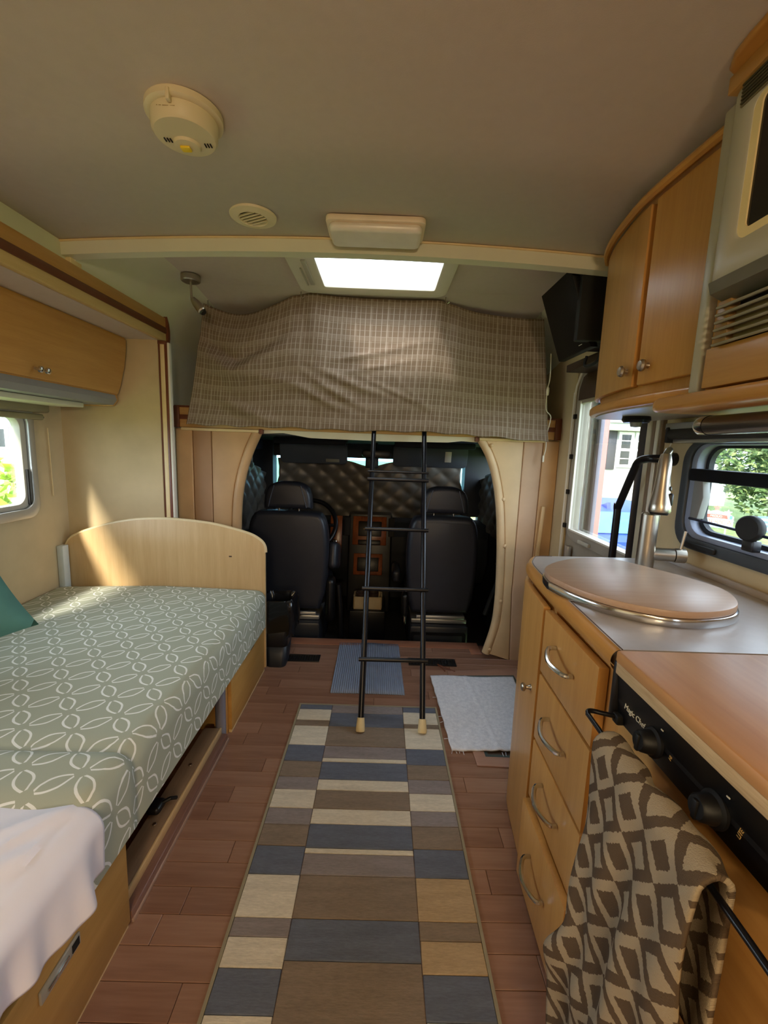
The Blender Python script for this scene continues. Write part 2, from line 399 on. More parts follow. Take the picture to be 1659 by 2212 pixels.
# ---- overhead cabinet in slide-out
oc = thing('overhead_cabinet', 'long honey maple overhead locker above the bed', 'cabinet', (-1.45, 1.2, 1.38))
pr_ = [(-1.625, 1.70), (-1.283, 1.70), (-1.284, 1.66), (-1.295, 1.58), (-1.318, 1.47), (-1.338, 1.42), (-1.625, 1.42)]
part('body', MB().prism(pr_, XZ(-.1), XZ(2.245)), MAPLE_Y, oc, 50)
dp = [(-1.283+.012, 1.688), (-1.285+.012, 1.64), (-1.297+.012, 1.56), (-1.320+.012, 1.47), (-1.335+.012, 1.43)]
def flap(y0, y1):
    q = dp+[(x-.012, z) for x, z in dp[::-1]]
    return MB().prism(q, XZ(y0), XZ(y1), .003)
fl = part('flap_door', flap(.45, 2.235), MAPLE_Y, oc, 50)
b = MB()
for yy in (1.69, 1.725): b.lathe([(0, 0), (.006, 0), (.006, .012), (.012, .016), (.012, .024), (.008, .028), (0, .029)], (-1.303, yy, 1.462), (1, 0, -.15), 16)
part('door_knob', b, CHROME, fl)
b = MB().prism([(-1.335, 1.425), (-1.325, 1.40), (-1.345, 1.376), (-1.625, 1.372), (-1.625, 1.42)], XZ(-.1), XZ(2.225)); part('light_rail', b, GREYP, oc, 30)
b = MB().box((-1.625, -.1, 1.352), (-1.42, 2.12, 1.374), .004); part('underside_lip', b, COVE, oc)
b = MB().prism([(-1.338, 1.43), (-1.33, 1.40), (-1.35, 1.372), (-1.40, 1.368), (-1.625, 1.368), (-1.625, 1.43)], XZ(2.225), XZ(2.245), .002); part('end_panel', b, MAPLE_Y, oc)

# ---- front bulkhead : bunk edge, trim, upholstered panels
bk = thing('overcab_bunk', 'over-cab bunk platform with striped wooden front edge', 'bunk', (-.08, 2.4, 1.28))
part('platform', MB().box((-1.13, 2.44, 1.275), (.97, 3.9, 1.38), .0), COVE, bk)
part('front_board', MB().box((-1.128, 2.405, 1.285), (.968, 2.44, 1.393), .003), wood('bunk_maple', '#b98c50', '#cba063', 'x', .4), bk)
part('brown_stripe', MB().box((-1.10, 2.400, 1.327), (.94, 2.41, 1.352), .002), BROWN, bk)
for xa, xb in ((-1.130, -1.100), (.935, .968)): part('end_block', MB().box((xa, 2.396, 1.283), (xb, 2.43, 1.396), .003), BROWN, bk)
part('top_lip', MB().box((-1.128, 2.40, 1.390), (.968, 2.45, 1.400), .002), BROWN, bk)
for xa in (-.672, .505): part('small_block', MB().box((xa, 2.40, 1.262), (xa+.02, 2.43, 1.288), .002), BROWN, bk)
for xa, xb in ((-1.09, -.672), (.525, .885)): part('rail', MB().box((xa, 2.39, 1.268), (xb, 2.41, 1.284), .004), CREAM, bk)
b = MB(); pts = [(-.70, 1.275), (-.66, 1.265), (-.55, 1.272), (-.48, 1.262), (-.40, 1.250), (0, 1.246), (.36, 1.252), (.44, 1.262), (.52, 1.258), (.56, 1.275)]
b.prism([(p, z) for p, z in pts]+[(.56, 1.29), (-.70, 1.29)], XZ(2.43), XZ(2.48)); part('valance_lining', b, COVE, bk)
def panel(parent, name, poly, m, puff=.02):
    b = MB().prism(poly, XZ(2.425-puff), XZ(2.45), .007, 3); return part(name, b, m, parent)
def bez(pts, n=6):
    out = []
    for i in range(len(pts)-1):
        p0 = Vector(pts[max(i-1, 0)]); p1 = Vector(pts[i]); p2 = Vector(pts[i+1]); p3 = Vector(pts[min(i+2, len(pts)-1)])
        for k in range(n):
            t = k/n; out.append(tuple(.5*((2*p1)+(-p0+p2)*t+(2*p0-5*p1+4*p2-p3)*t*t+(-p0+3*p1-3*p2+p3)*t**3)))
    out.append(tuple(pts[-1])); return out
lc = bez([(-.665, 1.272), (-.715, 1.16), (-.757, 1.02), (-.780, .86), (-.788, .60), (-.785, .3), (-.77, 0.0)])
rc = bez([(.516, 1.282), (.568, 1.20), (.612, 1.09), (.648, .93), (.672, .70), (.684, .45), (.682, .28), (.668, .17), (.632, .03)])
lp = thing('left_bulkhead_panel', 'tan leather padded panel on the left of the cab opening', 'padded panel', (-.95, 2.43, 0), 'padded leather panels beside the cab opening')
panel(lp, 'leather_channel', [(-1.127, .0), (-1.036, .0), (-1.036, 1.278), (-1.127, 1.278)], LEATHER_TAN)
panel(lp, 'leather_channel', [(-1.034, .0), (-.934, .0), (-.934, 1.276), (-1.034, 1.276)], plain('tan_leather_dark', '#ab8662', .5, var=.1, nsc=5, bump=.15, bsc=120))
inn = [(x-.045, z) for x, z in lc]
panel(lp, 'leather_channel', [(-.932, 1.274)]+inn+[(-.932, 0.0)], LEATHER_TAN)
bolster = [(x, z) for x, z in lc]
b = MB().tube([(x-.022, 2.425, z) for x, z in lc], .027, 10); part('bolster', b, LEATHER_TAN, lp)
rp = thing('right_bulkhead_panel', 'cream leather padded panel with buttons on the right of the cab opening', 'padded panel', (.75, 2.43, 0), 'padded leather panels beside the cab opening')
inn = [(x+.04, z) for x, z in rc]
panel(rp, 'leather_channel', inn+[(.79, -.005), (.772, .4), (.772, 1.27)], LEATHER_CREAM)
panel(rp, 'leather_channel', [(.792, -.005), (.862, -.01), (.872, .4), (.879, 1.272), (.774, 1.27), (.774, .4)], plain('pinkish_leather', '#c5a586', .5, var=.12, nsc=5, bump=.15, bsc=120))
panel(rp, 'leather_channel', [(.864, -.01), (.968, -.01), (.968, 1.28), (.881, 1.276), (.874, .4)], LEATHER_TAN)
b = MB().tube([(x+.02, 2.425, z) for x, z in rc], .024, 10); part('bolster', b, LEATHER_CREAM, rp)
for (x, z) in ((.585, 1.245), (.675, .95), (.70, .685), (.703, .36), (.66, .06)):
    part('button', MB().lathe([(0, .008), (.006, .007), (.010, .003), (.011, 0)], (x+.01, 2.404, z), (0, -1, 0), 14), LEATHER_CREAM, rp)
b = MB().box((.885, 2.385, .45), (.905, 2.40, .92), .003, rot=Matrix.Rotation(math.radians(2.5), 3, 'Y')); solo('wooden_batten', b, BEECH, 'thin pale wooden batten leaning beside the right leather panel', 'batten')

# ================================================================= CAB
cf = MB().box((-1.2, 2.60, -.26), (1.1, 4.1, -.20)); struct('floor_cab', cf, CABFLOOR)
b = MB().box((-.8, 2.6, -.2), (.7, 2.615, -.01)); struct('trim_6', b, CABFLOOR)
for _a in (((-1.16, 2.46, -.2), (-1.04, 4.05, .62)), ((-1.16, 2.46, .62), (-1.04, 3.05, 1.3)), ((-1.16, 2.46, 1.16), (-1.04, 4.05, 1.3)), ((-1.16, 3.84, .62), (-.955, 3.98, 1.3))): struct('wall_cab_left', MB().box(*_a), CABGREY)
for _a in (((.90, 2.46, -.2), (1.0, 4.05, .62)), ((.90, 2.46, .62), (1.0, 3.0, 1.3)), ((.90, 2.46, 1.16), (1.0, 4.05, 1.3)), ((.735, 3.84, .62), (1.0, 3.98, 1.3))): struct('wall_cab_right', MB().box(*_a), CABGREY)
b = MB().box((-1.16, 2.48, 1.262), (1.0, 3.62, 1.274)); b.prism([(3.6, 1.274), (4.1, 1.20), (4.1, 1.30), (3.6, 1.30)], YZ(-1.16), YZ(1.0)); struct('ceiling_cab', b, CABLINER)
b = MB().box((-1.16, 3.98, -.2), (1.0, 4.06, .56)); b.box((-1.16, 3.88, 1.108), (1.0, 3.98, 1.3)); struct('wall_cab_front', b, CABGREY)
ws = MB().prism([(-1.0, .5), (.86, .5), (.80, 1.18), (-.96, 1.18)], lambda a, c: Vector((a, 4.10-.18*(c-.5)/.68, c)), lambda a, c: Vector((a, 4.105-.18*(c-.5)/.68, c))); struct('window_3', ws, TINT, label='windscreen')
def quilt(name, label, f, nu, nv, m, su, sv):
    def g(u, v):
        p, nrm = f(u, v); a = u*su; c = v*sv
        d = abs(math.sin(PI*(a+c)))*abs(math.sin(PI*(a-c))); return p+nrm*(.022*d**.6)
    b = MB().grid(nu, nv, g); o = solo(name, b, m, label, 'sunshade', 'quilted sunshades in the cab'); solidify(o, .004); return o
SILVER = plain('silver_quilt', '#7d776d', .45, .3, var=.12, nsc=6, bump=.25, bsc=30)
quilt('windscreen_sunshade', 'quilted silver sunshade covering the windscreen', lambda u, v: (Vector((-.905-.15*max(0, .7-v)/.7+(1.605+.30*max(0, .7-v)/.7)*u, 3.96-.12*v+.02*math.sin(9*u), .55+.54*v-.05*math.exp(-((u-.5)/.09)**2)*v)), Vector((0, -1, 0))), 90, 40, SILVER, 9, 3.5)
quilt('left_door_sunshade', 'quilted silver sunshade in the left cab door window', lambda u, v: (Vector((-1.035, 3.05+.80*u, .55+.62*v*(1-.35*u))), Vector((1, 0, 0))), 40, 36, SILVER, 4, 3.5)
quilt('right_door_sunshade', 'dark quilted sunshade in the right cab door window', lambda u, v: (Vector((.895, 3.0+.85*u, .55+.62*v*(1-.35*u))), Vector((-1, 0, 0))), 40, 36, plain('dull_quilt', '#6b6052', .5, .2, bump=.25, bsc=30), 4, 3.5)
# dashboard
da = thing('dashboard', 'dark cab dashboard with wood trimmed centre stack', 'dashboard', (-.08, 3.7, -.2))
b = MB().prism([(3.42, .30), (3.44, .50), (3.55, .60), (3.80, .60), (3.97, .54), (3.97, .1), (3.55, .1)], YZ(-1.03), YZ(.89), .02, 3); part('top_pad', b, CABGREY, da)
b = MB().prism([(3.36, -.1), (3.40, .42), (3.46, .67), (3.62, .67), (3.62, -.15)], YZ(-.25), YZ(.10), .015, 3); part('centre_stack', b, BLACK, da)
OR = wood('burl_trim', '#6b3414', '#a3582a', 'z', .25)
rx = Matrix.Rotation(math.radians(-14), 3, 'X')
def st(name, x0, x1, z0, z1, m, dy=0., par=None):
    yy = 3.40+(((z0+z1)/2)-.42)*.24
    return part(name, MB().box((x0, yy-.012-dy, z0), (x1, yy+.012, z1), .006, 2, rot=rx), m, par or da)
st('burl_panel', -.215, .055, .43, .66, OR); st('radio', -.17, .015, .50, .62, BLACK, .006); st('switch_bank', -.17, .01, .435, .475, BLACK, .006)
st('display_strip', -.13, -.03, .556, .561, plain('display_gold', '#d9b25a', .4), .010)
st('burl_panel', -.395, -.30, .36, .66, OR); st('air_vent', -.285, -.235, .50, .65, BLACKM, .002); st('air_vent', .07, .12, .50, .65, BLACKM, .002)
b = MB().lathe([(.017, 0), (.017, .014), (.011, .016), (.010, .008), (0, .008)], (-.352, 3.385, .46), (0, -1, .2), 18); part('dial', b, CHROME, da)
st('burl_panel', -.20, .03, .20, .37, OR); st('switch_bank', -.17, 0, .23, .34, BLACK, .006)
for px, pz in ((-.47, .22), (-.09, .10)): pass
sw = thing('steering_wheel', 'black steering wheel behind the left seat', 'steering wheel', (-.52, 3.25, .55))
ax_ = Vector((0, -1, .55)).normalized(); uu = Vector((1, 0, 0)); vv = ax_.cross(uu); c0 = Vector((-.525, 3.22, .62))
part('rim', MB().tube([c0+.195*(math.cos(2*PI*k/40)*uu+math.sin(2*PI*k/40)*vv) for k in range(40)], .017, 10, closed=True), BLACK, sw)
b = MB().lathe([(0, .02), (.06, .015), (.07, -.01), (.04, -.05)], c0, ax_, 20)
for a in (0, PI, -PI/2): b.tube([c0+.05*(math.cos(a)*uu+math.sin(a)*vv)-ax_*.01, c0+.19*(math.cos(a)*uu+math.sin(a)*vv)], .012, 8)
part('hub', b, BLACK, sw); part('column', MB().cyl(c0-ax_*.02, c0-ax_*.34, .03), BLACK, sw)
# visors, mirror
def visor(x0, x1, label, sx):
    v = thing('sun_visor', label, 'sun visor', ((x0+x1)/2, 3.6, 1.05), 'cab sun visors')
    b = MB().prism(rrect(x0, x1, 1.06, 1.235, .035), lambda a, c: Vector((a, 3.56+.25*(1.25-c), c)), lambda a, c: Vector((a, 3.582+.25*(1.25-c), c)), .006, 2); part('flap', b, plain('visor_grey', '#4a5058', .8), v)
    b = MB().cyl((x0, 3.585, 1.222), (x1, 3.585, 1.222), .008); part('hinge_rod', b, BLACK, v); return v
v1 = visor(-.835, -.285, 'dark grey sun visor on the driver side with a small grey label', -.4)
part('warning_label', MB().box((-.46, 3.594, 1.075), (-.35, 3.597, 1.102), .001, rot=Matrix.Rotation(math.radians(14), 3, 'X')), plain('visor_label', '#8f9080', .6), v1)
v2 = visor(.09, .70, 'dark grey sun visor on the passenger side with a white tag', .5)
part('white_tag', MB().box((.51, 3.553, 1.105), (.562, 3.557, 1.193), .002, rot=Matrix.Rotation(math.radians(14), 3, 'X')), plain('tag_white', '#cfcabb', .7), v2)
for x0, x1, lab in ((-.84, -.28, 'dark open overhead cubby above the left sun visor'), (.10, .72, 'dark open overhead cubby above the right sun visor')):
    t = thing('overhead_cubby', lab, 'shelf', ((x0+x1)/2, 3.3, 1.2), 'overhead cubbies in the cab')
    part('lip', MB().box((x0, 3.38, 1.215), (x1, 3.42, 1.262), .012, 2), CABGREY, t); part('tray', MB().box((x0, 3.42, 1.235), (x1, 3.58, 1.262), .004), BLACKM, t)
mr = thing('rear_view_mirror', 'dark rear view mirror hanging at the top of the windscreen', 'mirror', (-.05, 3.7, 1.05))
part('housing', MB().prism(rrect(-.17, .075, 1.12, 1.185, .03), XZ(3.68), XZ(3.71), .008), BLACK, mr); part('stem', MB().cyl((-.05, 3.70, 1.15), (-.05, 3.74, 1.24), .012), BLACK, mr)
part('sensor_box', MB().box((-.14, 3.72, 1.03), (-.03, 3.75, 1.12), .008), plain('sensor_blue', '#20303f', .4), mr)

def seat(x0, x1, yb, name, label, shade):
    cx = (x0+x1)/2; wd = x1-x0
    t = thing(name, label, 'car seat', (cx, yb+.1, -.2), 'black leather cab seats')
    # back
    def bk(u, v):
        pass
    o = part('backrest', MB().prism(bez([(-.40*wd, .12), (-.47*wd, .25), (-.50*wd, .45), (-.495*wd, .60), (-.47*wd, .70), (-.42*wd, .755), (-.33*wd, .775), (0, .780), (.33*wd, .775), (.42*wd, .755), (.47*wd, .70), (.495*wd, .60), (.50*wd, .45), (.47*wd, .25), (.40*wd, .12)], 4),
        lambda a, c: Vector((cx+a, yb-.0+.10*(.78-c)*.0, c)), lambda a, c: Vector((cx+a, yb+.14, c)), .035, 4), LEATHER_BLACK, t)
    o2 = part('headrest', MB().prism(bez([(-.155, .798), (-.15, .88), (-.125, .94), (-.07, .968), (0, .973), (.07, .968), (.125, .94), (.15, .88), (.155, .798)], 4), lambda a, c: Vector((cx+a, yb+.0, c)), lambda a, c: Vector((cx+a, yb+.11, c)), .03, 4), LEATHER_BLACK, t)
    for s in (-1, 1):
        part('seam', MB().tube([(cx+s*.085, yb-.001, .95), (cx+s*.105, yb-.003, .88), (cx+s*.122, yb-.001, .81)], .003, 6), plain('seam_thread', '#4a505c', .5), o2)
    for s in (-1, 1): part('headrest_post', MB().cyl((cx+s*.065, yb+.055, .76), (cx+s*.065, yb+.055, .81), .007), CHROME, t)
    part('cushion', MB().box((cx-.47*wd, yb+.08, .12), (cx+.47*wd, yb+.56, .26), .05, 4), LEATHER_BLACK, t)
    part('pedestal', MB().box((cx-.42*wd, yb-.02, -.2), (cx+.42*wd, yb+.45, .04), .02, 2), plain('pedestal_grey', '#23262c', .4), t)
    part('seat_rail', MB().box((cx-.40*wd, yb+.02, .045), (cx+.40*wd, yb+.42, .075), .006).box((cx-.33*wd, yb+.005, .08), (cx+.36*wd, yb+.03, .105), .004), ALU, t)
    return t
ds = seat(-.865, -.335, 2.78, 'driver_seat', 'black leather driver seat on the left seen from behind', 0)
part('armrest', MB().box((-.345, 2.83, .36), (-.275, 3.10, .545), .035, 4, rot=Matrix.Rotation(math.radians(-16), 3, 'X')), LEATHER_BLACK, ds)
part('recliner_cover', MB().box((-.355, 2.80, .02), (-.29, 2.92, .33), .03, 3), BLACK, ds)
part('hand_brake', MB().tube([(-.27, 2.86, .28), (-.255, 2.86, .12), (-.25, 2.86, -.1)], .018, 12), BLACK, ds)
ps = seat(.185, .655, 2.78, 'passenger_seat', 'black leather passenger seat on the right seen from behind', 0)
part('armrest', MB().box((.10, 2.95, .27), (.16, 3.2, .36), .025, 3), LEATHER_BLACK, ps)
part('recliner_cover', MB().box((.165, 2.80, .08), (.21, 2.9, .24), .02, 3), BLACK, ps)
part('pedestal_panel', MB().ring(rrect(.23, .60, -.15, .0, .015), rrect(.25, .58, -.13, -.02, .012), XZ(2.755), XZ(2.765)), BLACK, ps)
part('bolt', MB().cyl((.185, 2.77, .05), (.185, 2.77, .10), .012, n=12), CHROME, ps)
b = MB().tube([(.86, 2.75, .62), (.80, 2.85, .3), (.74, 2.85, .1)], .016, 8); part('seat_belt', b, BLACKM, ps)
b = MB().cyl((.745, 2.70, .50), (.76, 2.70, .50), .007).cyl((.765, 2.70, .50), (.775, 2.70, .50), .009); part('belt_buckle', b, CHROME, ps)
ct = thing('cup_tray', 'small tan tray on the cab floor between the seats', 'tray', (-.07, 3.1, .03))
b = MB().ring(rrect(-.175, .035, 3.02, 3.16, .02), rrect(-.165, .025, 3.03, 3.15, .018), XY(.05), XY(.135)); b.box((-.17, 3.02, .045), (.03, 3.16, .052)); part('tray_box', b, plain('tray_tan', '#b49c72', .6), ct)
for x in (-.12, -.03): part('cup', MB().lathe([(.03, .05), (.04, .15), (.036, .15), (.027, .055), (0, .055)], (x, 3.09, 0), n=18), plain('cup_brown', '#3b2c24', .4), ct)
b = MB().box((-.2, 2.98, -.2), (.06, 3.3, .045), .01); part('console_base', b, BLACK, ct)

# ================================================================= RIGHT WALL: door, window
DY0, DY1 = 1.60, 2.26
dr = MB(); holed(dr, YZ(.985), YZ(1.02), (DY0, DY1), (-.02, 1.62), [(1.66, 2.195, .83, 1.47)])
door = struct('door_1', dr, plain('door_beige', '#9b9182', .6), label='entry door with a tall window')
b = MB().ring(rrect(1.61, 2.25, .78, 1.615, .11), rrect(1.665, 2.19, .835, 1.462, .012), YZ(.972), YZ(.99), bev=.003); part('door_window_frame', b, plain('door_frame_taupe', '#a39a8c', .5), door)
b = MB().ring(rrect(2.12, 2.275, -.02, 1.64, .01), rrect(2.13, 2.265, -.01, 1.63, .008), YZ(.965), YZ(.97)); 
b = MB().prism([(1.64, 1.478), (2.225, 1.478), (2.222, 1.53), (2.19, 1.585), (2.13, 1.605), (1.64, 1.605)], YZ(.968), YZ(.973), .001); part('shade_panel', b, DARKBROWN, door)
b = MB().box((.965, 1.612, .78), (.985, 1.662, 1.50), .004); part('latch_stile', b, plain('stile_dark', '#26242a', .4), door)
b = MB().box((.966, 2.188, .83), (.975, 2.196, 1.47)).box((.966, 1.66, .828), (.975, 2.196, .836)); part('bright_gasket', b, WHITEP, door)
b = MB().prism([(1.66, .83), (2.195, .83), (2.195, 1.47), (1.66, 1.47)], YZ(1.0), YZ(1.003)); part('door_pane', b, GLASS, door)
for z in (.845, 1.02, 1.20, 1.40): part('hinge_knuckle', MB().box((.958, 2.228, z-.012), (.972, 2.246, z+.012), .003), BLACKM, door)
b = MB().box((.957, 1.95, .788), (.972, 2.06, .806), .004); part('latch_plate', b, GREYL, door)
b = MB().box((.950, 1.70, .70), (.972, 1.98, .72), .006).box((.955, 2.15, .42), (.975, 2.19, .75), .004); part('door_handle', b, ALU, door)
for xa, yb in ((.955, 2.262),): 
    b = MB().box((.957, 2.250, .0), (.972, 2.262, 1.52), .003); part('door_edge_strip', b, WHITEP, door)
    b = MB().tube([(.964, 2.256, 1.5), (.964, 2.245, 1.55), (.964, 2.20, 1.61), (.964, 2.12, 1.64), (.964, 1.7, 1.64)], .006, 8); part('door_top_strip', b, WHITEP, door)
b = MB()
for ya, yb2, m in ((1.572, 1.60, 0), (1.552, 1.57, 1), (1.53, 1.55, 2), (1.512, 1.526, 1)): b.box((.955, ya, .0), (.972, yb2, 1.62), .002, 1, mi=m)
struct('trim_7', b, [plain('jamb_cream', '#b8ae95', .6), plain('jamb_brown', '#7d6a55', .6), WHITEP], label='striped door jamb strips beside the entry door')
gb = thing('grab_bar', 'black bent grab bar at the entry door', 'grab bar', (.9, 1.63, 0))
part('pipe', MB().tube(bez([(.9, 1.634, .0), (.9, 1.633, .5), (.9, 1.632, 1.0), (.9, 1.630, 1.02), (.9, 1.555, 1.165), (.9, 1.53, 1.198), (.902, 1.49, 1.208), (.915, 1.46, 1.210), (.968, 1.45, 1.210)], 5), .0135, 12), BLACKMET, gb)
part('wall_flange', MB().cyl((.955, 1.45, 1.21), (.971, 1.45, 1.21), .022, n=18), BLACK, gb)
b = MB().box((.89, 1.905, .66), (.968, 1.99, .672), .004)
sd = thing('door_screen_roll', 'grey folded insect screen standing at the hinge side of the door window', 'insect screen', (1.075, 2.23, .6))
for i in range(5): part('fold', MB().box((1.065+.004*(i % 2), 2.165+.026*i, .6), (1.085+.004*(i % 2), 2.189+.026*i, 1.50), .003), plain('screen_grey%d' % i, ['#8d8896', '#4a5258', '#5f686b', '#454d54', '#817b8c'][i], .7), sd)
part('cap', MB().box((1.055, 2.16, 1.50), (1.10, 2.30, 1.53), .004), WHITEP, sd)

# kitchen window
kw = MB().ring(rrect(.58, 1.392, .938, 1.272, .07), rrect(.64, 1.358, .972, 1.262, .058), YZ(.957), YZ(.976), bev=.005)
w2 = struct('window_2', kw, plain('window_grey', '#3c4147', .5), label='rounded dark framed kitchen window')
b = MB().ring(rrect(.64, 1.358, .972, 1.262, .058), rrect(.66, 1.335, .988, 1.256, .055), YZ(.964), YZ(1.004), bev=.003); part('inner_frame', b, plain('window_frame_blue', '#8a93a8', .35), w2)
b = MB().ring(rrect(.66, 1.335, .988, 1.256, .055), rrect(.675, 1.322, 1.0, 1.248, .05), YZ(.992), YZ(1.008)); part('sash', b, CABGREY, w2)
part('crossbar', MB().box((.955, .62, 1.148), (.99, 1.352, 1.185), .005), plain('navy_black', '#0d111a', .6, spec=.2), w2)
part('window_pane', MB().prism([(.65, .98), (1.345, .98), (1.345, 1.265), (.65, 1.265)], YZ(1.004), YZ(1.006)), GLASS, w2)
part('crank_rod', MB().tube([(.96, 1.33, 1.032), (.955, 1.05, 1.03), (.955, .8, 1.028)], .004, 8), plain('rod_blue', '#232a44', .4), w2)
part('crank_arm', MB().prism([(1.335, 1.155), (1.30, 1.155), (1.288, 1.10), (1.302, 1.035), (1.335, 1.025)], YZ(.962), YZ(.985), .003), GREYP, w2)
part('crank_knob', MB().lathe([(0, -.012), (.028, -.012), (.033, -.004), (.033, .010), (.028, .016), (0, .017)], (.945, 1.085, 1.045), (-1, -.25, 0), 28), BLACKM, w2)
part('knob_foot', MB().box((.94, 1.068, .985), (.965, 1.103, 1.015), .004), BLACK, w2)
part('latch', MB().box((.945, 1.20, .945), (.958, 1.335, .962), .005, rot=Matrix.Rotation(math.radians(0), 3, 'X')), BLACKM, w2)
rb = thing('right_roller_blind', 'dark rolled blind above the kitchen window', 'blind', (.95, 1.0, 1.26))
part('roll', MB().cyl((.935, .5, 1.290), (.935, 1.425, 1.290), .017), plain('dark_blind', '#2c2a26', .7), rb)
part('bottom_bar', MB().box((.935, .5, 1.262), (.955, 1.42, 1.274), .003), ALU, rb); part('cassette', MB().box((.925, .5, 1.305), (.968, 1.45, 1.325), .003), GREYP, rb)
part('bracket', MB().box((.92, 1.425, 1.262), (.968, 1.44, 1.312), .004), BLACKM, rb)
b = MB().tube([(.962, 1.462, 1.27), (.962, 1.49, 1.20), (.962, 1.50, 1.17)], .002, 6); solo('right_blind_cord', b, WHITEP, 'short white blind cord left of the kitchen window', 'cord')

# ================================================================= KITCHEN BASE
front = bez([(.424, .735), (.436, .968), (.448, 1.186), (.465, 1.326), (.498, 1.405)], 8)
def off(poly, d):
    out = []
    for i, p in enumerate(poly):
        a = Vector(poly[max(i-1, 0)]); c = Vector(poly[min(i+1, len(poly)-1)]); t = (c-a).normalized(); out.append((p[0]+t.y*d, p[1]-t.x*d))
    return out
kc = thing('kitchen_base_cabinet', 'curved maple kitchen base cabinet with four drawers', 'cabinet', (.7, 1.1, 0))
fi = off(front, .026); body = [(.96, .712), (.450, .712)]+fi+[(.545, 1.425), (.96, 1.43)]
part('body', MB().prism(body, XY(.0), XY(.832)), MAPLE, kc, 50)
def seg(poly, ya, yb):
    return [p for p in poly if ya <= p[1] <= yb]
fo = bez([(.430, .72), (.434, 1.0), (.440, 1.09), (.449, 1.186), (.466, 1.326), (.494, 1.395)], 10)
cs = seg(fo, 1.093, 1.40); ci = off(cs, .018)
cdoor = part('door', MB().prism(cs+ci[::-1], XY(.03), XY(.815), .003), MAPLE, kc, 50)
part('knob', MB().lathe([(.010, 0), (.006, .004), (.005, .014), (.011, .018), (.012, .024), (.008, .028), (0, .029)], (.446, 1.15, .555), (-1, .1, 0), 18), NICKEL, cdoor)
zz = [(.645, .815, 0), (.453, .638, 0), (.277, .446, 0), (.03, .268, .014)]
for i, (z0, z1, dx) in enumerate(zz):
    d = part('drawer', MB().prism([(.429-dx, .778), (.438-dx, 1.078), (.458-dx, 1.078), (.449-dx, .778)], XY(z0), XY(z1), .003), MAPLE, kc)
    zh = [.742, .555, .372, .165][i]; pts = bez([(.434-dx, .985, zh+.012), (.412-dx, .978, zh+.012), (.398-dx, .935, zh), (.412-dx, .888, zh-.004), (.430-dx, .882, zh-.004)], 5)
    part('handle', MB().tube(pts, .0055, 8), CHROME, d)
wt = thing('kitchen_worktop', 'grey laminate kitchen worktop with a rounded maple edge', 'worktop', (.7, 1.1, .83))
tp = off(front, .016); cornr = [(.515, 1.428), (.545, 1.437)]
top = [(.965, .735)]+[tp[0]]+tp[1:]+[(.530, 1.422), (.965, 1.44)]
LAM = plain('grey_laminate', '#b8b0ab', .33, var=.03, nsc=60)
part('top', MB().prism(top, XY(.835), XY(.8735)), LAM, wt, 50)
nose = front+bez([(.498, 1.405), (.510, 1.424), (.535, 1.436), (.58, 1.440)], 4)[1:]
pth = [Vector((x, yy, .854)) for x, yy in nose]
def nosing(u, v):
    i = u*(len(nose)-1); k = min(int(i), len(nose)-2); f = i-k
    a = Vector(nose[k]).lerp(Vector(nose[k+1]), f); t = (Vector(nose[k+1])-Vector(nose[k])).normalized(); nrm = Vector((t.y, -t.x))
    ang = -PI/2+PI*v; d = .018*(1-math.cos(ang)*1.0); zz_ = .852+.0215*math.sin(ang)
    return Vector((a.x+nrm.x*d, a.y+nrm.y*d, zz_))
part('edge_nosing', MB().grid(60, 10, nosing), MAPLE_EDGE, wt, 60)
part('edge_line', MB().tube([(x, yy, .8738) for x, yy in off(nose, .019)], .0012, 6), plain('edge_dark', '#5d463a', .5), wt)
part('upstand', MB().box((.955, .735, .873), (.968, 1.44, .892), .004), LAM, wt)
# sink lid
sl_ = bez([(.436, 1.07), (.462, .975), (.515, .895), (.60, .845), (.69, .848), (.775, .892), (.828, .985), (.822, 1.06), (.783, 1.15), (.715, 1.262), (.655, 1.282), (.58, 1.262), (.50, 1.205), (.45, 1.14), (.436, 1.07)], 6)[:-1]
LIDW = wood('lid_laminate', '#a8876c', '#b89a80', 'x', .40, .8)
b = MB().prism(sl_, XY(.893), XY(.909), .003, 2)
sk = solo('sink_cover', b, LIDW, 'rounded pinkish wood board covering the sink', 'sink cover')
cm = Vector((.64, 1.06)); rim = [tuple(cm+(Vector(p)-cm)*1.02) for p in sl_]; rin = [tuple(cm+(Vector(p)-cm)*.90) for p in sl_]
b = MB().ring(rim, rin, XY(.873), XY(.893), bev=.003); solo('sink', b, CHROME, 'polished steel sink rim under the sink cover', 'sink')
# faucet
fa = thing('kitchen_faucet', 'brushed nickel pull-down kitchen faucet beside the sink cover', 'faucet', (.805, 1.285, .873))
FX, FY = .812, 1.290
part('body', MB().lathe([(.031, .873), (.031, .882), (.025, .884), (.0245, 1.045), (.02, 1.05), (0, 1.05)], (FX, FY, 0), n=28), NICKEL, fa)
neck = bez([(FX+.024, FY+.012, .925), (FX+.026, FY+.012, 1.0), (FX+.030, FY+.010, 1.12), (FX+.029, FY+.004, 1.185), (FX+.016, FY-.022, 1.228), (FX-.004, FY-.055, 1.236), (FX-.02, FY-.068, 1.222)], 6)
part('neck', MB().tube(neck, .0095, 14), NICKEL, fa)
hd0 = Vector((FX-.021, FY-.070, 1.225)); hax = Vector((-.06, -.10, -1)).normalized()
sp = part('spray_head', MB().lathe([(0, -.002), (.0125, 0), (.0165, .02), (.0175, .06), (.0205, .10), (.027, .14), (.0285, .158), (.026, .164), (0, .162)], hd0, hax, 28), NICKEL, fa)
part('nozzle', MB().lathe([(.024, .163), (.021, .170), (0, .171)], hd0, hax, 24), BLACK, sp)
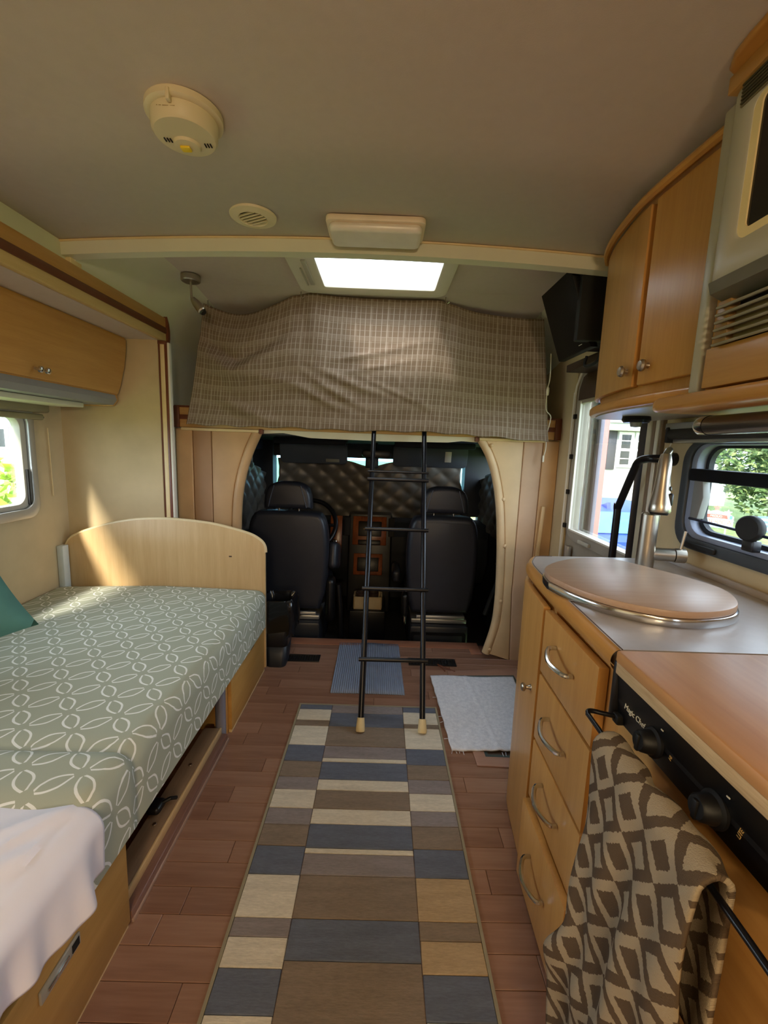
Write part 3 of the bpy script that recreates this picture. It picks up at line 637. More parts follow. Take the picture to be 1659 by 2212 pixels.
part('spray_button', MB().lathe([(0, .005), (.006, .004), (.007, 0)], hd0+hax*.095+Vector((.013, -.014, 0)), (.7, -.7, .1), 12).box(tuple(hd0+hax*.125+Vector((.010, -.024, -.018))), tuple(hd0+hax*.125+Vector((.022, -.010, .018))), .005), BLACK, sp)
part('side_valve', MB().cyl((FX+.01, FY, .925), (FX+.075, FY-.015, .925), .0195, n=24).cyl((FX+.077, FY-.0155, .925), (FX+.105, FY-.022, .925), .0215, n=24), NICKEL, fa)
part('lever', MB().cyl((FX+.092, FY-.02, .94), (FX+.100, FY-.02, 1.0), .0045, n=12), NICKEL, fa)

# ---- stove
stv = thing('stove', 'built in stove with black control panel and wooden cover board', 'stove', (.65, .4, 0))
part('side_trim', MB().box((.412, .692, .765), (.432, .706, .872), .006, 3), BLACK, stv)
part('control_panel', MB().prism([(.425, .765), (.415, .85), (.46, .853), (.46, .765)], XZ(-.12), XZ(.694)), plain('panel_black', '#08090b', .3, var=.02), stv)
part('stove_top', MB().box((.42, -.12, .80), (.955, .69, .853)), BLACK, stv)
part('lower_front', MB().box((.436, -.12, .0), (.46, .708, .764), .003), MAPLE_Y, stv)
cb = thing('stove_cover_board', 'thick wooden board lying over the stove top', 'cutting board', (.68, .3, .853))
part('board', MB().box((.405, -.12, .874), (.95, .688, .895), .004), BUTCHER, cb); part('ply_edge', MB().box((.407, -.12, .854), (.95, .687, .875), .002), PLY, cb)
TXT = plain('print_white', '#c9c3ae', .5, var=.02); TXO = plain('print_amber', '#a8864c', .5, var=.02)
for i, yk in enumerate((.588, .467, .345)):
    ko = part('control_knob', MB().lathe([(.022, 0), (.022, .004), (.018, .007), (.0155, .022), (.013, .025), (0, .025)], (.419, yk, .798), (-1, 0, .1), 26).box((.391, yk-.004, .785), (.397, yk+.004, .811), .002), plain('knob_black', '#0d0d0f', .5, spec=.3), stv)
    text('print', ['HI', 'LITE', 'HI'][i], TXO, stv, (.4195, yk-.036, .80), (0, -.25, 1), (0, 1, .25), .0075)
    text('print', '-', TXT, stv, (.4155, yk-.018, .832), (0, -1, 0), (0, 0, 1), .02)
text('brand_print', 'Magic Chef', TXT, stv, (.4185, .640, .806), (0, -1, 0), (.1, 0, 1), .0125)
tb = thing('towel_bar', 'black wire towel rail on the stove front', 'towel rail', (.38, .4, .77))
part('rod', MB().tube(bez([(.430, .685, .772), (.40, .690, .776), (.377, .695, .778), (.370, .688, .776), (.370, .66, .774), (.370, .4, .762), (.370, .1, .75), (.42, .08, .75)], 6), .0042, 10), BLACKMET, tb)
part('mount', MB().box((.414, .676, .763), (.432, .694, .780), .003), BLACKM, tb)

# ================================================================= KITCHEN UPPERS
uf = bez([(.752, 1.585), (.715, 1.515), (.683, 1.41), (.660, 1.27), (.655, 1.18), (.660, 1.06), (.668, .955)], 8)
ub = thing('curved_wall_cabinet', 'curved maple wall cabinet with two doors above the sink', 'cabinet', (.82, 1.25, 1.345))
ui = off(uf[::-1], .016)[::-1]
part('body', MB().prism(off(uf[::-1], .019)[::-1]+[(.968, .955), (.968, 1.60)], XY(1.375), XY(1.872)), MAPLE, ub, 50)
for ya, yb, ky in ((1.184, 1.59, 1.222), (.972, 1.176, 1.128)):
    s_ = seg(uf, ya, yb); si = off(s_[::-1], .018)[::-1]
    dd = part('door', MB().prism(s_+si[::-1], XY(1.398), XY(1.845), .003), MAPLE, ub, 50)
    part('knob', MB().lathe([(.008, 0), (.006, .005), (.006, .012), (.0145, .015), (.015, .020), (.011, .025), (0, .027)], (.659, ky, 1.442), (-1, 0, 0), 20), NICKEL, dd)
so_ = off(uf[::-1], -.012)[::-1]
part('shelf_edge', MB().prism(so_+[(.968, .955), (.968, 1.60)], XY(1.345), XY(1.372), .008, 3), MAPLE_EDGE, ub, 50)
part('underside', MB().prism(off(uf[::-1], .008)[::-1]+[(.962, .96), (.962, 1.59)], XY(1.341), XY(1.346)), plain('underside_grey', '#b9b2a6', .35), ub)
part('crown_edge', MB().tube([(x, yy, 1.862) for x, yy in off(uf[::-1], -.006)[::-1]], .011, 8), MAPLE_EDGE, ub)
b = MB().box((.640, .917, 1.350), (.668, .946, 1.88), .006, 3); solo('cabinet_pilaster', b, GREYL, 'upright grey metal strip between the wall cabinet and the microwave', 'trim strip')
pk = thing('puck_light', 'small dark round puck light under the wall cabinet', 'light', (.82, 1.43, 1.32))
part('ring', MB().lathe([(0, 1.341), (.040, 1.341), (.042, 1.330), (.036, 1.322), (0, 1.322)], (.81, 1.42, 0), n=26), BLACKMET, pk)
part('lens', MB().lathe([(.018, 1.323), (.015, 1.309), (0, 1.307)], (.81, 1.42, 0), n=18), GREYP, pk)
# microwave cabinet
mc = thing('microwave_cabinet', 'maple cabinet housing the microwave at top right', 'cabinet', (.8, .5, 1.33))
part('side_panel', MB().box((.655, .895, 1.350), (.96, .915, 1.88), .002), MAPLE, mc)
part('lower_panel', MB().box((.632, -.1, 1.355), (.66, .895, 1.43), .002), MAPLE_Y, mc)
part('upper_panel', MB().box((.600, -.1, 1.864), (.66, .886, 1.893), .002), MAPLE_Y, mc)
part('crown', MB().prism([(.571, -.1), (.571, .81), (.575, .845), (.588, .872), (.615, .888), (.64, .893), (.96, .893), (.96, -.1)], XY(1.892), XY(1.905), .005, 3), MAPLE_EDGE, mc)
part('shelf_edge', MB().prism([(.610, -.1), (.610, 1.0), (.622, 1.03), (.66, 1.045), (.96, 1.045), (.96, -.1)], XY(1.318), XY(1.348), .010, 3), MAPLE_EDGE, mc)
part('rear_box', MB().box((.70, -.1, 1.35), (.96, .895, 1.43)), BLACKM, mc)
mw = thing('microwave', 'grey built in microwave with dark glass door', 'microwave', (.75, .5, 1.52))
part('bezel_frame', MB().ring(rrect(-.1, .878, 1.54, 1.866, .012), rrect(-.05, .830, 1.600, 1.825, .02), YZ(.610), YZ(.64), bev=.006), GREYL, mw)
part('inner_bevel', MB().ring(rrect(-.05, .832, 1.598, 1.827, .02), rrect(-.04, .8155, 1.613, 1.82, .012), YZ(.6125), YZ(.645)), plain('bevel_reflection', '#f0dca8', .2), mw)  # bright cream colour stands in for the warm reflection on the bevel
part('door_glass', MB().box((.6155, -.1, 1.6), (.65, .826, 1.826)), plain('micro_glass', '#15110f', .12), mw)
part('bottom_lip', MB().prism([(.606, 1.545), (.612, 1.525), (.64, 1.512), (.69, 1.512), (.69, 1.545)], XZ(-.1), XZ(.88), .004), plain('lip_grey', '#6f6c64', .4), mw)
for i in range(6): part('vent_slat', MB().box((.603, .60, 1.829+i*.0058), (.612, .855, 1.832+i*.0058), .001), plain('slat_dark%d' % i, '#4c4532', .6), mw)
part('top_vent_back', MB().box((.6065, .595, 1.827), (.6095, .858, 1.8635)), plain('vent_taupe', '#7b7259', .6), mw)
vg = thing('microwave_vent_grille', 'slatted grey vent grille below the microwave', 'vent', (.64, .5, 1.43))
part('recess', MB().box((.655, -.1, 1.43), (.665, .885, 1.52)), BLACKM, vg)
part('end_stile', MB().box((.635, .852, 1.432), (.655, .885, 1.515), .003), wood('stile_wood', '#96713c', '#a98350', 'z'), vg)
part('baffle', MB().box((.648, .72, 1.44), (.652, .855, 1.495)), plain('baffle_tan', '#a38c62', .6), vg)
SL = plain('slat_grey', '#9a9280', .5)
for i in range(6): part('slat', MB().box((.622, -.1, 1.432+i*.0135), (.645, .872, 1.4375+i*.0135), .002, rot=Matrix.Rotation(math.radians(-18), 3, 'Y')), SL, vg)
lt = thing('under_shelf_light_tube', 'dark chrome tube lamp under the microwave shelf', 'lamp', (.72, .6, 1.275))
part('tube', MB().cyl((.72, -.1, 1.290), (.72, .985, 1.290), .0205, n=24), plain('tube_grey', '#8e8a86', .22, .9), lt)
part('end_cap', MB().lathe([(.0215, 0), (.0215, .022), (.017, .030), (0, .032)], (.72, .975, 1.290), (0, 1, 0), 22), CHROME, lt)
part('mount', MB().box((.71, .3, 1.300), (.73, .34, 1.320)), GREYP, lt)

# TV corner
tv = thing('television', 'black flat television tilted down under the ceiling near the door', 'television', (.72, 1.85, 1.6))
def tvq(d): return lambda a, c: Vector((.660+.10*(1-c)+d, a, 1.613+.267*c-.0*d))
part('screen', MB().prism([(1.69, 0), (1.985, 0), (1.985, 1), (1.69, 1)], tvq(0), tvq(.03), .004), plain('tv_black', '#050506', .5, var=.02, spec=.2), tv)
part('back_box', MB().box((.70, 1.672, 1.63), (.969, 1.705, 1.90), .004).box((.79, 1.70, 1.64), (.969, 1.90, 1.90), .004), plain('tv_back', '#0a0a0a', .8, var=.02), tv)
part('indicator', MB().box((.752, 1.745, 1.632), (.760, 1.775, 1.640), .001), WHITEP, tv)
b = MB().box((.86, 1.70, 1.595), (.969, 2.14, 1.628), .003); solo('television_bracket_board', b, plain('bracket_brown', '#3c2c22', .6), 'dark brown mounting board under the television', 'board')
b = MB().tube(bez([(.80, 1.80, 1.60), (.79, 1.79, 1.565), (.79, 1.75, 1.555), (.80, 1.71, 1.565), (.81, 1.70, 1.60)], 5), .006, 8); solo('television_cable_loop', b, BLACKM, 'black cable loop hanging below the television', 'cable')
uc = thing('charging_cable', 'thin white charging cable hanging at the right of the plaid curtain', 'cable', (.86, 2.3, 1.18))
part('wire', MB().tube(bez([(.85, 2.33, 1.72), (.856, 2.33, 1.60), (.848, 2.33, 1.54), (.852, 2.335, 1.44), (.882, 2.34, 1.40), (.870, 2.345, 1.31), (.872, 2.345, 1.24), (.864, 2.345, 1.19)], 6), .0026, 8), WHITEP, uc)
part('inline_switch', MB().lathe([(0, 1.508), (.006, 1.512), (.008, 1.53), (.007, 1.548), (0, 1.556)], (.850, 2.331, 0), n=12), WHITEP, uc)
part('plug', MB().box((.858, 2.342, 1.165), (.868, 2.348, 1.20), .002), WHITEP, uc)
b = MB().ring(rrect(2.70, 3.12, 1.54, 1.76, .05), rrect(2.74, 3.08, 1.58, 1.72, .04), YZ(.955), YZ(.985)); w4 = struct('window_4', b, CABGREY, label='small bunk window at the right')
part('window_pane', MB().box((1.0, 2.72, 1.56), (1.003, 3.10, 1.74)), GLASS, w4)
w5 = struct('window_5', MB().ring(rrect(-1.42, -.28, .88, 1.62, .05), rrect(-1.38, -.32, .92, 1.58, .04), YZ(.955), YZ(1.0)), ALU)  # unseen side window, added to bring daylight in behind the camera
part('window_pane', MB().box((1.01, -1.4, .9), (1.013, -.3, 1.6)), GLASS, w5)

# ================================================================= CEILING FITTINGS
sm = thing('smoke_detector', 'round cream smoke detector on the ceiling with a yellow light', 'smoke detector', (-.47, 1.065, 1.92))
cx, cy, zt = -.452, 1.062, zc(-.452)
part('base', MB().lathe([(.079, 0), (.079, -.012), (.074, -.016), (.068, -.016)], (cx, cy, zt), n=40), OFFWHITE, sm)
part('body', MB().lathe([(.068, -.012), (.067, -.042), (.062, -.048), (0, -.049)], (cx, cy, zt), n=40), OFFWHITE, sm)
part('dome', MB().lathe([(.030, -.048), (.027, -.054), (0, -.056)], (cx-.005, cy+.022, zt), n=24), OFFWHITE, sm)
part('clip', MB().box((cx-.004, cy-.082, zt-.028), (cx+.004, cy-.070, zt-.006), .002), OFFWHITE, sm)
part('yellow_lens', MB().box((cx-.019, cy+.012, zt-.060), (cx+.003, cy+.030, zt-.054), .004), plain('lens_yellow', '#f0cf2a', .3), sm)
for k, (dx, dy) in enumerate(((-.046, .005), (-.040, .006), (-.034, .007), (.036, .02), (.042, .02), (.048, .02), (.006, .005))):
    part('slot', MB().box((cx+dx-.0012, cy+dy-.006, zt-.0505), (cx+dx+.0012, cy+dy+.006, zt-.0485)), BLACKM, sm)
text('print', '- -- ----- ----', plain('detector_print', '#9a8258', .6), sm, (cx-.01, cy-.0672, zt-.030), (1, 0, 0), (0, 0, 1), .008)
cvn = thing('ceiling_vent', 'round cream ceiling air vent with slanted louvres', 'vent', (-.43, 1.50, 1.9))
vx, vy = -.428, 1.485; vz = zc(vx)
part('ring', MB().lathe([(.072, 0), (.070, -.006), (.045, -.011), (.040, -.004), (.040, .0)], (vx, vy, vz), n=36), OFFWHITE, cvn)
part('duct', MB().lathe([(.041, -.0035), (0, -.0035)], (vx, vy, vz), n=24), plain('duct_dark', '#3b2f1c', .8), cvn)
for k in range(5):
    d = -.028+.014*k; hw = math.sqrt(max(.0001, .041**2-d*d))
    part('louvre', MB().box((vx-hw, vy+d-.0022, vz-.010), (vx+hw, vy+d+.0022, vz-.004), .001, rot=Matrix.Rotation(math.radians(-28), 3, 'Z'), piv=(vx, vy, vz)), OFFWHITE, cvn)
cl = thing('ceiling_lamp', 'flat white rectangular ceiling lamp in front of the beam', 'ceiling lamp', (-.04, 1.53, 1.88))
part('base', MB().prism(rrect(-.200, .112, 1.455, 1.60, .02), XY(1.921), XY(1.903), .004), plain('lamp_base', '#e4d3ba', .45), cl)
part('diffuser', MB().prism(rrect(-.190, .102, 1.463, 1.592, .02), XY(1.906), XY(1.878), .014, 4), plain('lamp_diffuser', '#e4ddd2', .3), cl)
sk2 = thing('skylight', 'square white skylight with a glowing pleated blind', 'skylight', (-.035, 1.93, 1.93))
part('frame', MB().ring(rrect(-.405, .275, 1.672, 2.205, .06), rrect(-.285, .212, 1.745, 2.115, .012), XY(1.952), XY(1.926), bev=.008), WHITEP, sk2)
part('blind_handle', MB().box((-.345, 1.82, 1.920), (-.325, 2.08, 1.928), .004).box((-.362, 1.90, 1.921), (-.355, 2.09, 1.927), .002), GREYL, sk2)
part('shaft', MB().ring(rrect(-.30, .23, 1.73, 2.13, .01), rrect(-.29, .22, 1.74, 2.12, .008), XY(1.93), XY(2.02)), WHITEP, sk2)
def pleat(u, v):
    k = int(round(v*48)); return Vector((-.292+.515*u, 1.738+.385*v, 1.957+(.006 if k % 2 else 0)+.004*math.sin(3*u)))
part('pleated_blind', MB().grid(4, 48, pleat), BLIND, sk2, 0)
part('dome', MB().grid(8, 8, lambda u, v: Vector((-.32+.57*u, 1.71+.44*v, 2.02+.05*math.sin(PI*u)*math.sin(PI*v)))), GLASS, sk2)
rc = thing('rear_ceiling_lamp', 'flat white ceiling lamp at the rear of the van behind the camera', 'ceiling lamp', (-.1, -.9, 1.87))
part('base', MB().prism(rrect(-.26, .06, -.98, -.82, .02), XY(1.921), XY(1.870), .006), WHITEP, rc)
rw = thing('rear_fill_housing', 'small white box on the rear wall, added behind the warm fill light', 'wall lamp', (.1, -1.65, 1.38))  # housing added for the fill light, out of view
part('base', MB().prism(rrect(-.05, .25, 1.37, 1.53, .02), XZ(-1.692), XZ(-1.615), .006), WHITEP, rw)
sp_ = thing('ceiling_spotlight', 'small nickel swivel spotlight on the ceiling left of the curtain', 'spotlight', (-.9, 2.12, 1.8))
part('canopy', MB().lathe([(.042, 1.948), (.042, 1.926), (.038, 1.922), (0, 1.922)], (-.89, 2.10, 0), n=26), NICKEL, sp_)
part('stem', MB().cyl((-.89, 2.10, 1.924), (-.888, 2.10, 1.85), .005), NICKEL, sp_)
part('head', MB().lathe([(0, -.03), (.012, -.025), (.018, .0), (.020, .045), (.016, .05)], (-.868, 2.10, 1.832), (.65, -.15, -.75), 20), NICKEL, sp_)
part('lamp_lens', MB().lathe([(.018, .045), (.013, .058), (0, .058)], (-.868, 2.10, 1.832), (.65, -.15, -.75), 18), BLACK, sp_)
for x, yy, z in ((-.925, 2.385, 1.932), (-.42, 2.25, 1.948), (.285, 2.25, 1.948), (.80, 2.385, 1.932)):
    lab = {-.925: 'ceiling hook at the far left corner of the plaid curtain', -.42: 'ceiling hook left of the skylight holding the plaid curtain', .285: 'ceiling hook right of the skylight holding the plaid curtain', .80: 'ceiling hook at the right corner of the plaid curtain by the television'}[x]
    b = MB().tube([(x, yy, z+.005), (x, yy, z-.02), (x+.008, yy-.004, z-.032), (x+.018, yy-.004, z-.024)], .003, 8).lathe([(.009, 0), (.009, -.004), (0, -.005)], (x, yy, z+.004), n=12)
    solo('ceiling_hook', b, NICKEL, lab, 'hook', 'ceiling hooks holding the curtain')

# ================================================================= PLAID CURTAIN
t = NT('plaid_cotton')
tc = t.n('ShaderNodeUVMap'); sx = t.n('ShaderNodeSeparateXYZ'); t.l(tc.outputs[0], sx.inputs[0])
nz = t.noise(tc.outputs[0], 7, 3)
def lines(c, per, wd, ph=0.):
    f = t.M('ABSOLUTE', t.M('SUBTRACT', t.M('FRACT', t.M('ADD', t.M('DIVIDE', c, per), ph)), .5)); return t.M('LESS_THAN', f, wd/per/2)
mask = t.M('MAXIMUM', t.M('MULTIPLY', lines(sx.outputs[0], .021, .0026), .9), t.M('MULTIPLY', lines(sx.outputs[1], .027, .0026), .45))
mask2 = t.M('MAXIMUM', lines(sx.outputs[0], .063, .012, .3), lines(sx.outputs[1], .081, .022, .2))
mask = t.M('MULTIPLY', mask, t.M('ADD', .2, t.M('MULTIPLY', nz, 1.0)))
c1 = t.mix(t.M('MULTIPLY', mask2, .5), lin('#8a7766'), lin('#a89787'))
c2 = t.mix(mask, c1, lin('#d2c6ba')); t.base(c2); t.setp(.9, spec=.15)
fn = t.noise(t.co('UV', (1, 1, 1)), 350, 2); t.bump(fn, .2, .0006)
tl = t.n('ShaderNodeBsdfTranslucent'); t.l(c2, tl.inputs[0]); mx = t.n('ShaderNodeMixShader'); mx.inputs[0].default_value = .22
t.l(t.b.outputs[0], mx.inputs[1]); t.l(tl.outputs[0], mx.inputs[2]); t.l(mx.outputs[0], t.out.inputs[0]); PLAID = t.m
ctop = [(-.953, 2.40, 1.921), (-.83, 2.39, 1.878), (-.716, 2.37, 1.868), (-.573, 2.32, 1.90), (-.425, 2.265, 1.943), (-.266, 2.265, 1.938), (-.107, 2.265, 1.932), (.098, 2.265, 1.931), (.28, 2.265, 1.935), (.405, 2.32, 1.914), (.533, 2.36, 1.906), (.71, 2.39, 1.902), (.822, 2.395, 1.904)]
cbot = [(-1.037, 2.335, 1.298), (-0.914, 2.335, 1.298), (-0.786, 2.335, 1.297), (-0.649, 2.335, 1.297), (-0.491, 2.335, 1.299), (-0.324, 2.335, 1.296), (-0.128, 2.335, 1.294), (0.069, 2.335, 1.299), (0.256, 2.335, 1.3), (0.413, 2.335, 1.294), (0.55, 2.335, 1.289), (0.718, 2.335, 1.279), (0.877, 2.335, 1.272)]
NU = 6; ct_ = bez(ctop, NU); cb_ = bez(cbot, NU)
def curt(u, v):
    i = u*(len(ct_)-1); k = min(int(i), len(ct_)-2); f = i-k
    a = Vector(ct_[k]).lerp(Vector(ct_[k+1]), f); c = Vector(cb_[k]).lerp(Vector(cb_[k+1]), f); p = a.lerp(c, v)
    # waist at the left edge
    p.x += .018*math.sin(PI*v)*max(0, 1-u*4)+.03*v*(1-v)*0
    # swag fold from the left hooks
    du = (u-.155)/.13; sw = math.exp(-du*du)
    p.y += -.055*sw*math.sin(PI*min(1, v*1.25))*1.0
    vs = .22+.20*max(0, 1-abs(du)*.7); p.y += .03*math.exp(-((v-vs)/.05)**2)*sw - .035*math.exp(-((v-vs-.13)/.07)**2)*sw
    # hook creases
    p.y += .018*math.exp(-((u-.335-.06*v)/.02)**2)*(1-v)**1.2-.012*math.exp(-((u-.37-.06*v)/.03)**2)*(1-v)
    p.y += .018*math.exp(-((u-.69+.02*v)/.025)**2)*(1-v)**1.2
    du2 = (u-.86)/.13; p.y += .02*math.exp(-du2*du2)*math.sin(PI*v)
    # diagonal wrinkles in the middle
    for (uu_, vv_, sl2, am, wd) in ((.50, .42, .45, .006, .02), (.53, .50, .5, .005, .018), (.56, .36, .55, .005, .016), (.47, .62, -.9, .010, .03), (.44, .70, -1.2, .009, .03), (.58, .70, -1.1, .006, .02), (.62, .72, -2.2, .005, .02), (.40, .75, -1.0, .007, .03), (.28, .62, -.5, .009, .05), (.18, .85, -.9, .01, .05), (.25, .9, -.9, .008, .04)):
        d = (v-vv_)+sl2*(u-uu_)*1.4; e = math.exp(-((u-uu_)/.085)**2-((v-vv_)/.18)**2); p.y -= am*e*math.exp(-(d/wd)**2)*1.6
    p.y += .004*math.sin(34*u+3*math.sin(7*v))*v
    p.y -= .012*math.sin(PI*v)
    if v > .97: p.z += .004*math.sin(60*u)*(v-.97)/.03
    return p
b = MB().grid(150, 72, curt, lambda u, v: (u*1.86, v*.64))
cu = solo('plaid_curtain', b, PLAID, 'brown plaid cloth curtain hung from ceiling hooks across the bunk', 'curtain'); solidify(cu, .0015, 0)

# ================================================================= BED
be = thing('bed', 'wooden bed base with storage boxes and arched headboard', 'bed', (-1.1, 1.3, 0))
hb = [(-1.615, .02), (-.588, .02), (-.588, .655)]+bez([(-.588, .655), (-.592, .685), (-.612, .715), (-.67, .748), (-.78, .778), (-.88, .797), (-1.0, .808), (-1.115, .812), (-1.25, .803), (-1.38, .778), (-1.50, .74), (-1.56, .715), (-1.595, .69), (-1.615, .655)], 4)[1:]
part('headboard', MB().prism(hb, XZ(2.195), XZ(2.213), .002), BEECH, be, 50)
b = MB().tube([(x, 2.204, z) for x, z in hb[2:]], .0095, 8); part('headboard_edge', b, plain('edge_band', '#dcc79c', .4), be)
b = MB().box((-.775, 2.1945, .625), (-.760, 2.196, .632)); part('screw_mark', b, DARKBROWN, be)
part('far_side_panel', MB().box((-.612, 1.685, .012), (-.595, 2.195, .285), .002), OAKBOX, be)
part('panel_foot', MB().box((-.610, 1.685, .0), (-.597, 2.2, .012)), CREAM, be)
part('slot', MB().box((-.5945, 1.955, .235), (-.596, 2.01, .262)), DARKBROWN, be)
part('box_end', MB().box((-1.6, 1.70, .0), (-.612, 1.716, .27)), OAKBOX, be); part('box_end', MB().box((-.66, 1.66, .0), (-.612, 1.685, .27)), MAPLE, be)
part('near_side_panel', MB().box((-.612, -.1, .012), (-.595, .935, .255), .003), OAKBOX, be)
part('panel_foot', MB().box((-.610, -.1, .0), (-.599, .93, .012)), CREAM, be)
part('box_end', MB().box((-1.6, .915, .0), (-.612, .93, .26)), OAKBOX, be)
part('platform', MB().box((-1.62, -.1, .275), (-.62, 2.195, .29)), OAKBOX, be)
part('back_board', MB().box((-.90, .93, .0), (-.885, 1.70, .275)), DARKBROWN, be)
lat = part('drawer_latch', MB().box((-.595, .655, .183), (-.589, .760, .211), .002), plain('latch_silver', '#b4b2a6', .4, .4), be)
part('latch_hole', MB().box((-.5895, .735, .188), (-.588, .755, .206)), BLACKM, lat); part('latch_bar', MB().box((-.590, .67, .193), (-.586, .725, .200), .001), CHROME, lat)
lg = part('support_leg', MB().cyl((-.63, 1.652, .0), (-.63, 1.652, .285), .021, n=22), plain('leg_greyblue', '#8c8fa0', .3, .3), be)
rl = thing('slide_floor_rail', 'long wooden slide rail on the floor under the bed', 'rail', (-.65, 1.28, 0))
part('rail_board', MB().box((-.690, .94, .035), (-.625, 1.63, .058), .003), wood('rail_wood', '#7d6146', '#98795a', 'y', .5), rl)
part('rail_edge', MB().box((-.626, .94, .030), (-.618, 1.63, .060), .002), plain('rail_cream', '#c9a878', .4), rl)
part('floor_strip', MB().box((-.620, .94, .0), (-.594, 1.63, .034), .003), wood('strip_red', '#6f4f44', '#866456', 'y', .3), rl)
part('strip_lip', MB().box((-.598, .94, .0), (-.590, 1.635, .012), .002), plain('lip_pink', '#a08474', .35), rl)
for yy in (1.42, 1.17): part('screw', MB().lathe([(.006, .058), (.005, .061), (0, .061)], (-.655, yy, 0), n=10), NICKEL, rl)
b = MB().box((-.70, 1.195, .058), (-.655, 1.25, .085), .012, 3).tube([(-.665, 1.23, .075), (-.64, 1.24, .085), (-.63, 1.26, .07)], .006, 8); solo('black_plug', b, BLACK, 'small black plug lying on the wooden slide rail', 'plug')

# bed cover material
t = NT('bed_cover_print'); uvn = t.n('ShaderNodeUVMap'); sp3 = t.n('ShaderNodeSeparateXYZ'); t.l(uvn.outputs[0], sp3.inputs[0])
th = math.radians(-50); S = .100; u0, v0 = -.832, 1.098
U = t.M('SUBTRACT', sp3.outputs[0], u0); V = t.M('SUBTRACT', sp3.outputs[1], v0)
wob = t.noise(uvn.outputs[0], 30, 2); wv = t.M('MULTIPLY', t.M('SUBTRACT', wob, .5), .05)
A = t.M('ADD', t.M('ADD', t.M('MULTIPLY', U, math.cos(th)/S), t.M('MULTIPLY', V, math.sin(th)/S)), wv)
Bq = t.M('ADD', t.M('ADD', t.M('MULTIPLY', U, -math.sin(th)/S), t.M('MULTIPLY', V, math.cos(th)/S)), wv)
def petal(p, q):
    fu = t.M('FRACT', t.M('ADD', p, 100)); fv = t.M('SUBTRACT', t.M('FRACT', t.M('ADD', q, 100.5)), .5)
    tt = t.M('DIVIDE', t.M('SUBTRACT', fu, .10), .80); tcl = t.M('MINIMUM', t.M('MAXIMUM', tt, 0.), 1.)
    h = t.M('MULTIPLY', t.M('SINE', t.M('MULTIPLY', tcl, PI)), .17)
    d = t.M('ABSOLUTE', t.M('SUBTRACT', t.M('ABSOLUTE', fv), h))
    return t.M('MULTIPLY', t.M('LESS_THAN', d, .028), t.M('MULTIPLY', t.M('GREATER_THAN', fu, .15), t.M('LESS_THAN', fu, .85)))
mk = t.M('MAXIMUM', petal(A, Bq), petal(Bq, A))
t.base(t.mix(t.M('MULTIPLY', mk, .9), lin('#a9ad9a'), lin('#f0f1ec'))); t.setp(.85, spec=.2); t.bump(t.noise(t.co('UV'), 250, 3), .15, .0008); COVER = t.m
def mattress(name, y0, y1, ztop, zbot, xr, label, m, nz_=0.0, group=None):
    X0 = -1.618; R = .045
    def prof(u):
        L1 = (xr-R)-X0; L2 = R*PI/2; L3 = ztop-R-zbot; s = u*(L1+L2+L3)
        if s < L1: return X0+s, ztop, s
        if s < L1+L2: a = (s-L1)/R; return xr-R+R*math.sin(a), ztop-R+R*math.cos(a), s
        return xr, ztop-R-(s-L1-L2), s
    def f(u, v):
        x, z, s = prof(u); y = y0+(y1-y0)*v; e = min(1, min(v*(y1-y0), (1-v)*(y1-y0))/.05)
        z += -.02*(1-e)**2 + .006*math.sin(3*x+2.5*y)*(1 if z > ztop-.03 else 0)+nz_*math.sin(14*y+5*x)
        x -= .012*(1-e)**2*(1 if u > .8 else 0)
        if z > ztop-.08: z += -.018*max(0, (-1.1-x)/.5)
        return Vector((x, y, z))
    b = MB().grid(70, 40, f, lambda u, v: (X0+prof(u)[2], y0+(y1-y0)*v))
    o = solo(name, b, m, label, 'mattress', group); return o
mattress('bed_mattress', .945, 2.185, .47, .272, -.575, 'bed mattress in a sage green cover printed with white petals', COVER)
mattress('bed_cushion', .783, .958, .482, .285, -.567, 'short near mattress cushion in the sage petal cover next to the white sheet', COVER, .0015)
b = MB().box((-1.618, -.1, .29), (-.625, .785, .44), .03, 3); solo('sheeted_mattress', b, plain('base_tan', '#8d7b5c', .8), 'tan mattress base under the white sheet', 'mattress')
SHEET = plain('white_sheet', '#efeaf1', .55, var=.02, bump=.08, bsc=60)
def sheet(u, v):
    y = -.1+.898*v; L1 = 1.05; L2 = .20; s = u*(L1+L2)
    hem = .315+.008*math.sin(9*y)+.005*math.sin(23*y+1)
    fold = .009*math.sin(27*y+1.5)+.006*math.sin(58*y+4)+.003*math.sin(97*y)
    if s < L1-.05: x = -1.6+s; z = .470+.006*math.sin(5*x+9*y)+.010*math.exp(-((x+.75-.5*(y-.5))/.05)**2)+.008*math.exp(-((x+.68-.9*(y-.6))/.03)**2)
    else:
        k = (s-L1+.05)/(L2+.05); a = min(1, k/.3)*PI/2; x = -1.6+L1-.05+.05*math.sin(a)+fold*max(0, k-.2)*1.6; z = .470-.05+.05*math.cos(a)
        if k > .3: z = .42-(k-.3)/.7*(.42-hem)
    x += .006*max(0, math.sin(17*y+2))*max(0, u-.8)*4; z += (.016*math.exp(-abs(x+.64-.55*(y-.72))/.018)+.018*math.exp(-abs(x+.76-.8*(y-.6)+.02*math.sin(20*y))/.022)-.010*math.exp(-((x+.70-.7*(y-.62))/.03)**2)+.012*math.exp(-abs(x+.95-.4*(y-.6))/.03)+.010*math.exp(-abs(x+.86+.5*(y-.55))/.02))*(1 if z > .44 else .3)*min(1, (1-v)*9)
    z -= .004*math.exp(-((v-1)/.02)**2)
    return Vector((x, y, z))
b = MB().grid(140, 150, sheet); o = solo('white_sheet', b, SHEET, 'crumpled white bed sheet hanging over the near bed edge', 'sheet'); solidify(o, .002)
